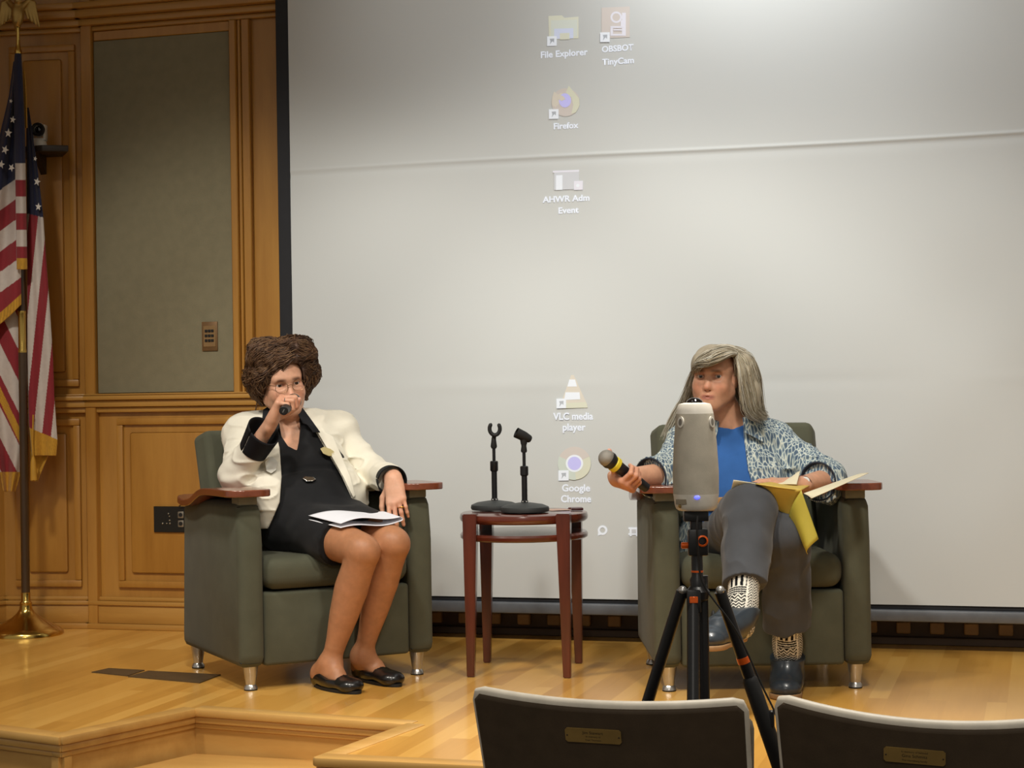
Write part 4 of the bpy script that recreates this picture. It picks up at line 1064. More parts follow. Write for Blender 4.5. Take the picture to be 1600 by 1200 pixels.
# jacket: open front, padded shoulders, sleeves to the wrist
def sleeve(s_, e_, w_, r0, r1, r2, cut):
    pr = field([cone(s_, e_, r0, r1, .02), cone(e_, w_, r1, r2, .03)]); cd = nrm(w_ - e_).astype(f32); cp = (e_ + (w_ - e_) * cut).astype(f32)
    near = lambda p: np.where(np.linalg.norm(p - e_.astype(f32), axis=1) < .34, 0, 1)
    return lambda p, cc, cr: np.maximum(pr(p, cc, cr), np.where(((p - e_.astype(f32)) @ cd) > 0, (p - cp) @ cd, -.3))
slR = sleeve(sR + np.array([.014, 0, -.004]), eR + np.array([0.004, 0, .012]), wRh, .064, .056, .048, .58); slL = sleeve(sL + np.array([-.012, 0, -.004]), eL, wL, .064, .055, .046, .84)
pad = field([cone(sR, sR + (sL - sR) * .3, .064, .06, .02), cone(sL, sL + (sR - sL) * .3, .064, .06, .02), ell(hR + np.array([-.055, -.035, .055]), (.075, .105, .115), None, .04), ell(hL + np.array([.050, -.03, .055]), (.080, .11, .115), None, .04)])
OPEN = [(426, 640), (430, 668), (437, 700), (440, 745), (437, 785), (424, 815), (408, 850), (610, 850), (572, 818), (550, 780), (534, 745), (512, 708), (490, 670), (474, 640)]
def jacket_core(p, cc, cr): 
    d = smin(torf(p, cc, cr) - .021, pad(p, cc, cr) - .004, .04)
    return smin(smin(d, slR(p, cc, cr), .022), slL(p, cc, cr), .022)
def jacket(p, cc, cr):
    d = jacket_core(p, cc, cr)
    el = np.exp(-(np.linalg.norm(p - eR.astype(f32), axis=1) / .09) ** 2) + np.exp(-(np.linalg.norm(p - eL.astype(f32), axis=1) / .09) ** 2)
    d = d + folds(p, .006, 12, 11) - (.0055 + .006 * el) * crease(p, np.array([15, 15, 26], f32), 12) + .004 + el * .006 * vnoise(p * np.array([26, 26, 40], f32), 4)
    px, py = PIX(p.astype(np.float64)); m = poly_sd(px, py, OPEN, SCL).astype(f32)
    d = np.maximum(d, -np.maximum(m, p[:, 1] - 6.12))
    d = np.maximum(d, .490 - p[:, 2] + .008 * np.sin(p[:, 0] * 7))
    return np.maximum(d, p[:, 2] - f32(neck[2] + .052))
jlo, jhi = bounds([hR, hL, sR, sL, eR, eL, wR, wL], .13)
jk = skin_obj('jacket', jacket, jlo, jhi, .0038, M_WHITE, root, base)
# lapels, shirt collar, cuffs
def piece(name, poly, off, th, m, par, core=jacket_core, h=.0025, vmax=6.10, scale=SCL, pad_=.04, vlo=5.78):
    P = [J(x, y, 6.0) for x, y in poly]; lo_, hi_ = bounds(P, pad_); lo_[1] = vlo; hi_[1] = vmax + .02
    return skin_obj(name, shell(core, poly, off, th, scale, vmax), lo_, hi_, h, m, par, base)
piece('lapel', [(492, 668), (506, 674), (521, 682), (531, 706), (548, 745), (556, 775), (552, 778), (536, 745), (515, 708)], .008, .0035, M_WHITE, jk)
piece('collar', [(463, 642), (472, 636), (486, 655), (501, 676), (489, 676), (480, 664), (473, 662)], .011, .0035, M_BLKS, root, vmax=6.13)
piece('collar', [(411, 640), (424, 632), (434, 650), (437, 668), (428, 680), (414, 678), (409, 660)], .011, .0035, M_BLKS, root, vmax=6.13)
def cuff(name, e_, w_, t0, t1, r0, r1, m, par, side):
    a, b = e_ + (w_ - e_) * t0, e_ + (w_ - e_) * t1; d = nrm(b - a); o = np.cross(d, [0, 0, 1.]); o = nrm(o); o2 = np.cross(d, o)
    def fn(s_, q):
        an = 2 * math.pi * q * .985; fl = 1 + .12 * s_ * math.sin(an + side) ; r = (r0 + (r1 - r0) * s_) * fl
        return tuple(a + d * np.linalg.norm(b - a) * (s_ + .10 * s_ * math.cos(an + side)) + (o * math.cos(an) + o2 * math.sin(an)) * r - base)
    V, Q = patch(fn, 10, 48, .004); return arr_mesh(name, V, Q, m, par)
cuff('cuff', eR, wRh, .50, .86, .046, .056, M_BLKS, root, 2.0)
cuff('cuff', eL, wL, .76, .98, .042, .050, M_BLKS, root, .5)
dcore = lambda p, cc, cr: smin(torf(p, cc, cr) - .011, skirtf(p, cc, cr) - .004, .04)
bk = thing_ = piece('buckle', [(472, 747), (478, 744), (490, 745), (494, 749), (489, 752), (478, 752)], .005, .004, M_STEEL, root, core=dcore, vlo=5.72)
br = piece('brooch', [(500, 701), (506, 698), (516, 700), (524, 706), (523, 712), (514, 713), (505, 709)], .008, .0035, mat('pale_gold_brooch', (186, 172, 122), .45, metal=.25), jk, h=.0018)
piece('badge', [(414, 722), (420, 714), (428, 714), (434, 722), (432, 734), (424, 740), (416, 736)], .006, .003, mat('white_badge', (206, 204, 194), .35), jk, h=.002)
# shoes
for (hp, tp_, d) in footd:
    sd = np.cross(d, [0, 0, 1.]); L_ = np.linalg.norm(tp_ - hp)
    upper = field([flat(hp + d * .038 + np.array([0, 0, .036]), hp + d * .12 + np.array([0, 0, .030]), .036, .036, (0, 0, 1), .95, .02), flat(hp + d * .10 + np.array([0, 0, .030]), tp_ - d * .046 + np.array([0, 0, .022]), .038, .042, (0, 0, 1), .60, .03), cone(hp + d * .02 + np.array([0, 0, .02]), hp + d * .02 + np.array([0, 0, .05]), .022, .018, .02)])
    def shoe(p, cc, cr, hp=hp, d=d, L_=L_):
        x = ((p - hp) @ d).astype(f32); z = p[:, 2]
        top = np.where(x < .165, .060 - .20 * x + .9 * np.maximum(x - .10, 0) ** 2, .2) 
        top = .066 - .28 * np.clip(x, 0, .13) 
        q = np.maximum(upper(p, cc, cr), .002 - z)
        open_ = np.maximum(z * -1 + top, x - .168)                # foot opening
        y = ((p - hp) @ np.cross(d, [0, 0, 1.])).astype(f32)
        cav = np.maximum(np.sqrt(((x - .085) / .085) ** 2 + (y / .032) ** 2) - 1, 0) * .03 + np.where(((x - .085) / .085) ** 2 + (y / .032) ** 2 < 1, -.01, .002)
        return np.maximum(q, -np.maximum(cav, .012 - z) )if False else np.maximum(q, np.where(x < .160, z - (.074 - .30 * np.clip(x, 0, .12)), -1))
    lo_, hi_ = bounds([hp, tp_], .06); lo_[2] = -.01; hi_[2] = .10
    so = skin_obj('shoe', shoe, lo_, hi_, .0025, M_LEATHER, root, base)
    pr = []
    for i in range(28):
        a = 2 * math.pi * i / 28; t_ = (math.cos(a) + 1) / 2; wdt = .034 + .008 * math.sin(min(1, t_ * 1.3) * math.pi / 2)
        q = hp + d * (L_ * t_ * 1.0 + .0) + sd * math.sin(a) * wdt - base; pr.append((q[0], q[1]))
    mb = MB(); mb.prism(pr, .001, .010); mb.build('sole', M_RUBBER, so)
# spectacles
fr = thing_ = None
mb = MB(); PH_ = lambda x, y, z: Vector(eye_o + HM @ (np.array([x, y, z]) * HS) - base)
for q in (-1, 1):
    pts = [PH_(q * .031 + .0225 * math.copysign(abs(math.cos(a)) ** .8, math.cos(a)), .030 - .25 * (abs(.0225 * math.cos(a) * q + .031 * 1) - .03) ** 2 * 8, -.0055 + .0175 * math.copysign(abs(math.sin(a)) ** .8, math.sin(a))) for a in [2 * math.pi * i / 30 for i in range(31)]]
    mb.tube(pts, .0009, 6, caps=False)
    mb.tube([PH_(q * .053, .027, .004), PH_(q * .066, .0, .004), PH_(q * .074, -.06, .0)], .0011, 6)
mb.tube([PH_(-.009, .031, -.001), PH_(0, .034, .002), PH_(.009, .031, -.001)], .0011, 6)
mb.build('spectacles', mat('thin_metal_frame', (150, 116, 84), .3, metal=.8), root)
# rings, watch-side details
def finger_ring(c, d, r, m, name):
    d = nrm(d); o = nrm(np.cross(d, [.3, .5, .8])); o2 = np.cross(d, o)
    mb = MB(); mb.tube([Vector(c - base + (o * math.cos(a) + o2 * math.sin(a)) * r) for a in [2 * math.pi * i / 20 for i in range(21)]], .0016, 8, caps=False); return mb.build(name, m, root)
kn = wL + (nrm((.14, -.42, -.90)) * .085 + np.array([.95, 0, 0]) * .0095) * .95
finger_ring(kn + nrm((.14, -.36, -.92)) * .018 + np.array([.004, 0, .0]), (.14, -.36, -.92), .0098, M_GOLD, 'gold_ring')
fk = wRh + (Fh * .088 + ax * -.0095) * .93
finger_ring(fk + nrm(Fh * .4 + Nh * .9) * .016, Fh * .4 + Nh * .9, .0098, M_STEEL, 'silver_ring')
# hair: full short curls
hc = J(437, 581, 6.085)
hp_ = [ell(hc, (.110, .117, .099), None, .02), ell(J(407, 596, 6.04), (.050, .070, .056), None, .03), ell(J(480, 578, 6.06), (.030, .060, .055), None, .03), ell(J(418, 556, 6.05), (.066, .075, .055), None, .02), ell(J(466, 550, 6.04), (.055, .07, .045), None, .02), ell(J(415, 618, 6.08), (.030, .05, .034), None, .03), ell(J(476, 600, 6.09), (.022, .045, .050), None, .03), ell(J(440, 565, 6.0), (.06, .04, .03), None, .03)]
hf = field(hp_)
FACE = [(455, 567), (466, 568), (472, 578), (474, 592), (475, 610), (476, 650), (414, 650), (412, 622), (414, 607), (424, 600), (434, 592), (440, 583), (447, 573)]
def hairA(p, cc, cr):
    d = hf(p, cc, cr) + .012 * vnoise(p * f32(17), 21) + .006 * vnoise(p * f32(44), 22) + .002 * vnoise(p * f32(120), 23)
    px, py = PIX(p.astype(np.float64)); m = poly_sd(px, py, FACE, 460.).astype(f32)
    l = ((p - eye_o) @ HM).astype(f32)
    return np.maximum(d, -np.maximum(m, -.045 - l[:, 1]))
V, Q = mesh_of(hairA, hc - .2, hc + .2, .0035)
rng = np.random.RandomState(7)
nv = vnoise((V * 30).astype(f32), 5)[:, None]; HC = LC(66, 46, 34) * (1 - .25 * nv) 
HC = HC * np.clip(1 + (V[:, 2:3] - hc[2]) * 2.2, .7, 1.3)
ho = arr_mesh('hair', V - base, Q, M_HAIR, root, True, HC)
Nn = np.zeros_like(V); fn_ = np.cross(V[Q[:, 1]] - V[Q[:, 0]], V[Q[:, 2]] - V[Q[:, 0]])
for i in range(4): np.add.at(Nn, Q[:, i], fn_)
Nn /= np.linalg.norm(Nn, axis=1, keepdims=True) + 1e-9
px, py = PIX(V); outer = np.where(poly_sd(px, py, FACE, 460.) > .004)[0]
pick = rng.choice(outer, 6500)
NZ = [vnoise((V[pick] * 13).astype(f32), k_) for k_ in (31, 32, 33, 34)]
def bare(p): 
    p = p.astype(f32); return hf(p, hc, .3) + .012 * vnoise(p * f32(17), 21) + .006 * vnoise(p * f32(44), 22)
K = 14; P0, N0 = V[pick], Nn[pick]; n_ = len(pick)
flow = (P0 - (eye_o + HM @ np.array([.03, -.02, .10]))); flow /= np.linalg.norm(flow, axis=1, keepdims=True)
flow = flow + np.array([-.12, 0, -.45]) + .9 * np.stack(NZ[:3], 1) + rng.normal(0, .10, (n_, 3))
px, py = PIX(P0); near = (poly_sd(px, py, FACE, 460.) < .085) & (P0[:, 1] < hc[1]) & (py < 585)
side = np.where(px < 463, -1., 1.)[:, None]
flow = np.where(near[:, None], np.array([1., 0, 0]) * side + np.array([0, .15, -.10]) + .45 * np.stack(NZ[:3], 1), flow)
flow -= N0 * (flow * N0).sum(1, keepdims=True); flow /= np.linalg.norm(flow, axis=1, keepdims=True) + 1e-9
LEN = rng.uniform(.045, .085, n_); SS = np.linspace(0, 1, K)
PP = P0[:, None, :] + flow[:, None, :] * (LEN[:, None] * SS[None])[:, :, None]
for _ in range(3):
    q = PP.reshape(-1, 3); d0 = bare(q); gr3 = np.stack([bare(q + np.eye(3)[i] * .002) - d0 for i in range(3)], 1) / .002; gr3 /= np.linalg.norm(gr3, axis=1, keepdims=True) + 1e-6
    PP = (q - gr3 * (d0 - .0015)[:, None]).reshape(n_, K, 3)
GN = gr3.reshape(n_, K, 3); BN = np.cross(GN, flow[:, None, :]); BN /= np.linalg.norm(BN, axis=2, keepdims=True) + 1e-6
am = (.009 + .004 * NZ[3])[:, None]; ph = (NZ[2] * 5)[:, None]
PP = PP + BN * ((np.sin(SS[None] * 5.2 + ph) - np.sin(ph)) * am)[:, :, None] + GN * ((.35 + .35 * np.cos(SS[None] * 5.2 + ph)) * am * .5 + rng.uniform(-.003, .0025, n_)[:, None] + (rng.rand(n_) < .03)[:, None] * SS[None] * .008 - .004 * SS[None] ** 3)[:, :, None]
px, py = PIX(PP.reshape(-1, 3)); pmin = poly_sd(px, py, FACE, 460.).reshape(n_, K).min(1)
PP = PP[pmin > -.002]; pick = pick[pmin > -.002]
def guideA(i): return PP[i] - base
def colA(i): return LC(*[(84, 58, 40), (98, 70, 48), (118, 90, 64), (66, 46, 33)][rng.randint(4)]) * rng.uniform(.85, 1.15)
V2, F2, C2 = strands('hair', M_HAIR, root, len(pick), guideA, rng, .0013, 14, colA)
arr_mesh('hair_curls', V2, F2, M_HAIR, ho, True, C2)['kind'] = 'stuff'
# her microphone
def microphone(name, label, A, B, ring_m=None):
    """A the butt, B the middle of the ball"""
    L_ = np.linalg.norm(B - A); t = thing(name, label, 'microphone', U2W(A), TH); d = nrm(B - A)
    q = Vector(d).to_track_quat('Z', 'Y').to_matrix().to_4x4()
    mb = MB(); mb.lathe([(.0, 0), (.0125, 0), (.0145, .002), (.0148, .018), (.0155, .03), (.0175, L_ * .62), (.0195, L_ * .80), (.021, L_ - .022)], n=32, M=q, caps=False); mb.build('body', M_MIC, t)
    mb = MB(); mb.ball((0, 0, L_), .0255, q, 32, 20); mb.build('grille', M_GRILLE, t)
    mb = MB(); mb.lathe([(.0215, L_ - .026), (.0262, L_ - .014), (.0262, L_ - .008), (.024, L_ - .003)], n=32, M=q, caps=False); mb.build('collar_band', M_MIC, t)
    if ring_m:
        mb = MB(); mb.lathe([(.0205, L_ - .044), (.0235, L_ - .042), (.0240, L_ - .030), (.0215, L_ - .027)], n=32, M=q, caps=False); mb.build('colour_ring', ring_m, t)
    mb = MB(); mb.lathe([(0, -.0008), (.0095, -.0008), (.0095, .001)], n=24, M=q, caps=False); mb.build('end_cap', M_RUBBER, t)
    mb = MB(); mb.box((-.0012, -.006, -.0016), (.0012, .006, 0), .0003, 1, q @ Matrix.Rotation(.5, 4, 'Z')); mb.build('end_slot', mat('grey_slot', (120, 120, 120), .4), t)
    return t
microphone('microphone', 'black handheld microphone held to the mouth of the dark haired woman', micA, micB)
# folded paper on her lap
PV = [J(482, 812, 5.72), J(600, 806, 5.79), J(624, 814, 5.70), J(560, 832, 5.58)]
def booklet(s_, q):
    a = PV[0] + (PV[1] - PV[0]) * s_; b = (PV[0] * .75 + PV[3] * .25) + (PV[3] * 1.0 - PV[0]) * s_ * .0 + (PV[2] - PV[0]) * s_
    return None
def leaf(s_, q, z0, bend):
    A, B, C, D = PV[0], PV[1], PV[2], PV[3]
    p = A * (1 - s_) * (1 - q) + B * s_ * (1 - q) + C * s_ * q + (A * .35 + D * .65) * (1 - s_) * q
    return p + np.array([0, 0, z0 + bend * math.sin(s_ * 3.14) + .006 * math.sin(s_ * 6)])
def fold_sheet(s_, q):
    if s_ < .46: t_ = s_ / .46; p = leaf(t_, q, .0, -.004)
    elif s_ > .54: t_ = (1 - s_) / .46; p = leaf(t_, q, .013 + .004 * t_ * (1 - q), .006)
    else:
        a = (s_ - .5) / .08 * math.pi; p = leaf(1, q, .0075 + .0075 * math.sin(a), 0) + np.array([.012 * math.cos(a), 0, 0])
    return tuple(p - PV[0])
V, Q = patch(fold_sheet, 60, 14, .0012)
o = arr_mesh('folded_paper', V, Q, mat('white_paper', (226, 228, 236), .7, var=.02)); o.location = U2W(PV[0]); o.rotation_euler[2] = TH
tag(o, 'white folded paper lying on the lap of the woman in the black dress', 'paper')
# ======================= grey haired woman holding a microphone out
M_SHIRT = None
def shirt_mat():
    n = N('patterned_shirt_cloth'); co = n.coord((1, 1, .17), (0, R(14), 0))
    wv = n.noise(co, 22, 2); mp = n.node('ShaderNodeMix'); mp.data_type = 'VECTOR'; mp.inputs[0].default_value = .06
    vo = n.node('ShaderNodeTexVoronoi'); vo.feature = 'DISTANCE_TO_EDGE'; vo.inputs['Scale'].default_value = 98; vo.inputs['Randomness'].default_value = 1
    n.link(co, vo.inputs['Vector'])
    f2 = n.noise(co, 85, 3, .7)
    ml = n.node('ShaderNodeMath', operation='MULTIPLY'); n.link(vo.outputs['Distance'], ml.inputs[0]); ml.inputs[1].default_value = 2.2
    ad = n.node('ShaderNodeMath', operation='ADD'); n.link(ml.outputs[0], ad.inputs[0])
    sb = n.node('ShaderNodeMath', operation='MULTIPLY_ADD'); n.link(f2, sb.inputs[0]); sb.inputs[1].default_value = .55; sb.inputs[2].default_value = -.20; n.link(sb.outputs[0], ad.inputs[1])
    n.link(n.ramp(ad.outputs[0], [(.10, lin((210, 214, 202))), (.22, lin((176, 190, 190))), (.36, lin((112, 132, 148))), (.70, lin((82, 100, 120)))]), n.b.inputs['Base Color'])
    n.b.inputs['Roughness'].default_value = .85; n.b.inputs['Specular IOR Level'].default_value = .2
    n.bump(n.noise(n.coord((1, 1, 1)), 400, 3), .15); MATS['shirt'] = n.m; return n.m
M_SHIRT = shirt_mat()
M_TEE = mat('blue_jersey', (54, 100, 166), .85, var=.08, bump=.15, bscale=500, spec=.2)
M_PANT = mat('charcoal_trouser_cloth', (70, 72, 76), .9, var=.08, bump=.18, bscale=600, sheen=.15, spec=.2)
M_TANB = mat('tan_belt', (176, 132, 78), .5)
M_LINING = mat('navy_cuff_lining', (36, 42, 56), .85)
M_SHOEG = mat('slate_shoe_leather', (44, 52, 60), .32, var=.15, coat=.3)
M_SOLE = mat('tan_sole', (150, 116, 78), .6)
hR, hL = J(1130, 852, 5.72), J(1192, 842, 5.76)
sR, sL = J(1070, 692, 5.77), J(1214, 690, 5.80)
kR, kL = J(1172, 795, 5.28), J(1226, 838, 5.30)
aR, aL = J(1158, 968, 5.06), J(1231, 1027, 5.465)
eR, wR2 = J(1044, 742, 5.62), J(1005, 752, 5.44)
eL, wL = J(1292, 752, 5.62), J(1250, 758, 5.46)
fT = nrm((-.06, -.99, 0)); eye_o = J(1109, 588, 5.635)
HM = frame_head(R(-21), R(1), R(1)); HS = .93
neck = J(1140, 664, 5.755)
base = np.array([.76, 5.6, 0.])
root = thing('person', 'grey haired woman in a patterned shirt and grey trousers holding a microphone out', 'person', U2W(base), TH)
skull = eye_o + HM @ np.array([0, -.085, -.06])
tor = torso_prims(hR, hL, sR, sL, fT, neck, bust=.036, belly=.015)
micA, micB = J(1011, 763, 5.42), J(948, 716, 5.35)
ax = nrm(micB - micA)
Nh = nrm(np.array([.30, -.10, .95]) - ax * np.dot(ax, [.30, -.10, .95])); Fh = nrm(np.cross(ax, Nh)); Fh = Fh if Fh[1] < 0 else -Fh
mc = micA + ax * .070; wRh = mc - Fh * .060 - Nh * .028
tipsR = []; handR = hand_prims(wRh, Fh, Nh, ax, [(62, 70, 40), (66, 74, 40), (70, 76, 42), (72, 78, 44)], [(.35, .85, .35), (.25, .80, .62), (.1, .90, .45)], .03, .95, tipsR)
tipsL = []; handL = hand_prims(wL, (-.93, -.25, .10), (-.05, .15, -1), (.0, 1, .1), [(8, 20, 14), (10, 20, 14), (12, 22, 14), (14, 22, 14)], [(.7, .6, .2), (.9, .3, .2), (.95, .1, .2)], .05, .95, tipsL)
arms = [cone(sR, eR, .045, .042, .03), cone(eR, wRh, .042, .026, .02), cone(sL, eL, .045, .042, .03), cone(eL, wL, .040, .026, .02)]
legs_ = []
for h_, k_, a_ in ((hR, kR, aR), (hL, kL, aL)):
    legs_ += [cone(h_, k_, .085, .056, .03), cone(k_, k_ + (a_ - k_) * .35, .052, .052, .015), cone(k_ + (a_ - k_) * .35, a_, .050, .030, .012)]
hpL, tpL = np.array([0, 0, 0.]), None
hpL = FZ(1232, 1074); tpL = FZ(1224, 1106); tpL = hpL + nrm(tpL - hpL) * .245
dR = nrm(J(1112, 1020, 4.93) - (aR + np.array([0, .03, -.07]))); hpR = aR + np.array([.0, .045, -.062]); tpR = hpR + dR * .245
feet = []
for a_, hp, tp_ in ((aR, hpR, tpR), (aL, hpL, tpL)):
    d = nrm(tp_ - hp); s_ = nrm(np.cross(d, [0, 0, 1.])); n_ = np.cross(s_, d); n_ = n_ if n_[2] > 0 else -n_; feet.append((hp, tp_, d, s_, n_, a_))
    legs_ += [cone(a_, hp + d * .04 + n_ * .04, .028, .028, .012), cone(a_, hp + d * .13 + n_ * .042, .028, .024, .012), flat(hp + d * .10 + n_ * .04, tp_ - d * .07 + n_ * .03, .034, .030, n_, .65, .02)]
headp = head_prims(eye_o, HM, HS, .96)
neckp = [cone(skull, neck, .052, .054, .03), cone(neck, neck + (sR + sL - 2 * neck) * .12, .054, .058, .04)]
bodyf = field(tor + arms + legs_ + neckp + headp + handR + handL)
lo, hi = bounds([sR, sL, kR, kL, aR, aL, tpR, tpL, eye_o, micA, eR, wL, eL, hR, hL], .16); lo[2] = -.01
SK2 = LC(212, 160, 130)
def tintB(V):
    C = face_tint(V, eye_o, HM, SK2, HS, brow=(92, 70, 54), lip=(172, 100, 92))
    for p, d in tipsR + tipsL:
        m = np.linalg.norm(V - (p + d * .004), axis=1) < .009; C[m] = LC(224, 166, 146)
    n = vnoise((V * 45).astype(f32), 9)[:, None]
    red = np.exp(-(np.linalg.norm(V - (wRh + Fh * .08), axis=1) / .06) ** 2)[:, None] * .45
    C = C * (1 + .07 * n); return C * (1 - red) + LC(206, 122, 94) * red
skin_obj('body', bodyf, lo, hi, .0026, M_SKIN, root, base, tintB)
eyes(eye_o - base, HM, root, (.18, 1, -.02), (84, 86, 84), HS)
torf = field(tor); SCL = 490.
# blue jersey under the shirt
NK = [(1108, 640), (1112, 655), (1128, 666), (1145, 669), (1160, 664), (1172, 650), (1172, 630), (1108, 630)]
def tee(p, cc, cr):
    d = torf(p, cc, cr) - .011 + folds(p, .003, 15, 31)
    px, py = PIX(p.astype(np.float64)); m = poly_sd(px, py, NK, SCL).astype(f32)
    d = np.maximum(d, -np.maximum(m, p[:, 1] - 5.80)); return np.maximum(d, p[:, 2] - f32(neck[2] + .02))
dlo, dhi = bounds([hR, hL, sR, sL], .15)
skin_obj('jersey', tee, dlo, dhi, .0042, M_TEE, root, base)
# patterned shirt worn open, sleeves rolled to the elbow
slR = sleeve(sR + np.array([.006, 0, -.004]), eR, wRh, .064, .062, .060, .28); slL = sleeve(sL + np.array([-.006, 0, -.004]), eL, wL, .064, .062, .060, .22)
tails = field([ell(hR + np.array([-.085, -.0, .0]), (.060, .11, .13), None, .04), ell(hL + np.array([.07, .02, .03]), (.06, .10, .12), None, .04)])
OPEN2 = [(1112, 640), (1114, 665), (1119, 700), (1117, 745), (1104, 790), (1086, 830), (1080, 880), (1200, 880), (1196, 830), (1188, 795), (1178, 765), (1169, 735), (1164, 700), (1161, 668), (1166, 640)]
def shirt_core(p, cc, cr):
    d = smin(torf(p, cc, cr) - .023, tails(p, cc, cr), .04); return smin(smin(d, slR(p, cc, cr), .025), slL(p, cc, cr), .025)
def shirt(p, cc, cr):
    d = shirt_core(p, cc, cr); el = np.exp(-(np.linalg.norm(p - eR.astype(f32), axis=1) / .12) ** 2) + np.exp(-(np.linalg.norm(p - eL.astype(f32), axis=1) / .12) ** 2)
    d = d + folds(p, .005, 13, 41) - (.005 + .006 * el) * crease(p, np.array([15, 15, 26], f32), 45) + .003 + el * .006 * vnoise(p * np.array([22, 22, 40], f32), 44)
    px, py = PIX(p.astype(np.float64)); m = poly_sd(px, py, OPEN2, SCL).astype(f32)
    d = np.maximum(d, -np.maximum(m, p[:, 1] - 5.79)); d = np.maximum(d, .395 - p[:, 2])
    return np.maximum(d, p[:, 2] - f32(neck[2] + .030))
slo, shi = bounds([hR, hL, sR, sL, eR, eL, wRh], .14)
sh = skin_obj('shirt', shirt, slo, shi, .0038, M_SHIRT, root, base)
def piece2(name, poly, off, th, m, par, core=shirt_core, h=.0025, vmax=5.82, vlo=5.45):
    P = [J(x, y, 5.68) for x, y in poly]; lo_, hi_ = bounds(P, .04); lo_[1] = vlo; hi_[1] = vmax + .02
    return skin_obj(name, shell(core, poly, off, th, SCL, vmax), lo_, hi_, h, m, par, base)
piece2('collar', [(1160, 652), (1176, 650), (1184, 668), (1194, 686), (1192, 691), (1176, 682), (1163, 676)], .010, .0035, M_SHIRT, sh, vmax=5.84)
piece2('collar', [(1113, 655), (1124, 658), (1122, 672), (1118, 686), (1112, 680)], .010, .0035, M_SHIRT, sh, vmax=5.70)
piece2('belt', [(1085, 774), (1120, 777), (1152, 776), (1190, 770), (1190, 792), (1152, 798), (1120, 799), (1085, 796)], .016, .004, M_TANB, root, core=torf)
cuff('cuff', eR, wRh, .14, .32, .060, .063, M_SHIRT, sh, 1.0); cuff('cuff_lining', eR, wRh, .16, .335, .056, .059, M_LINING, sh, 1.0)
cuff('cuff', eL, wL, .10, .26, .060, .063, M_SHIRT, sh, 2.0); cuff('cuff_lining', eL, wL, .12, .275, .056, .059, M_LINING, sh, 2.0)
# trousers, one leg crossed over the other
hemR = kR + (aR - kR) * .70; hemL = kL + (aL - kL) * .73
def leg_field(h_, k_, he, r0, r1, r2, r3):
    d = nrm(he - k_).astype(f32); pr = field([cone(h_, k_, r0, r1, .02), cone(k_, k_ + (he - k_) * .5, r1, r2, .012), cone(k_ + (he - k_) * .5, he + (he - k_) * .2, r2, r3 * 1.04, .012)])
    inn = field([cone(k_ + (he - k_) * .86, he + (he - k_) * .2, r3 * .66, r3 * .80, .01)])
    hp_ = he.astype(f32); dz = nrm(d + np.array([.12, 0, 0])).astype(f32)
    kk = k_.astype(f32)
    def fn(p, cc, cr):
        q = np.maximum(pr(p, cc, cr), np.where((p - kk) @ d > 0, (p - hp_) @ dz, -1)); return np.maximum(q, -inn(p, cc, cr))
    return fn
lR = leg_field(hR, kR, hemR, .092, .079, .071, .060); lL = leg_field(hL, kL, hemL, .10, .075, .068, .074)
pel = field([flat(hR, hL, .125, .125, fT, .92, .04)])
def trousers(p, cc, cr):
    d = smin(smin(lR(p, cc, cr), lL(p, cc, cr), .006), pel(p, cc, cr), .05)
    fz = vnoise(p * np.array([24, 20, 4], f32), 61) * .006 + vnoise(p * np.array([14, 14, 18], f32), 62) * .003
    fz = fz - .006 * crease(p, np.array([16, 14, 6], f32), 63) + .003
    return np.maximum(d + fz, p[:, 2] - .508 - np.clip((5.56 - p[:, 1]) * 2.5, 0, .3))
plo, phi = bounds([hR, hL, kR, kL, hemR, hemL], .16)
skin_obj('trousers', trousers, plo, phi, .0036, M_PANT, root, base)
# knitted socks with bands of bars, stripes and zigzags
def sock_tint(V, a_, k_, front):
    d = nrm(k_ - a_); h_ = (V - a_) @ d; o = nrm(front - d * np.dot(front, d)); o2 = np.cross(d, o); q = V - a_ - h_[:, None] * d
    an = np.arctan2(q @ o2, q @ o) * .038
    z = h_
    bars = (np.abs(((an / .0140) % 1) - .5) < .24)
    seg = (z / .003) % 1 < .55
    zig = np.abs(((an / .016) % 1) - .5) * 2
    zz_ = (((z / .011) + zig * .9) % 1) < .5
    col = np.where(z > .085, bars, np.where(z > .058, (z / .0075) % 1 < .35, np.where(z > .036, zz_, ((z / .009 + .3 * np.sin(an * 420)) % 1) < .5)))
    side = np.abs(an) > .030
    col = np.where(side, (((z / .009) + zig * 1.3) % 1) < .5, col); line = np.abs(np.abs(an) - .029) < .0022; col = col | line
    return np.where(col[:, None], LC(222, 218, 206), LC(16, 17, 20))
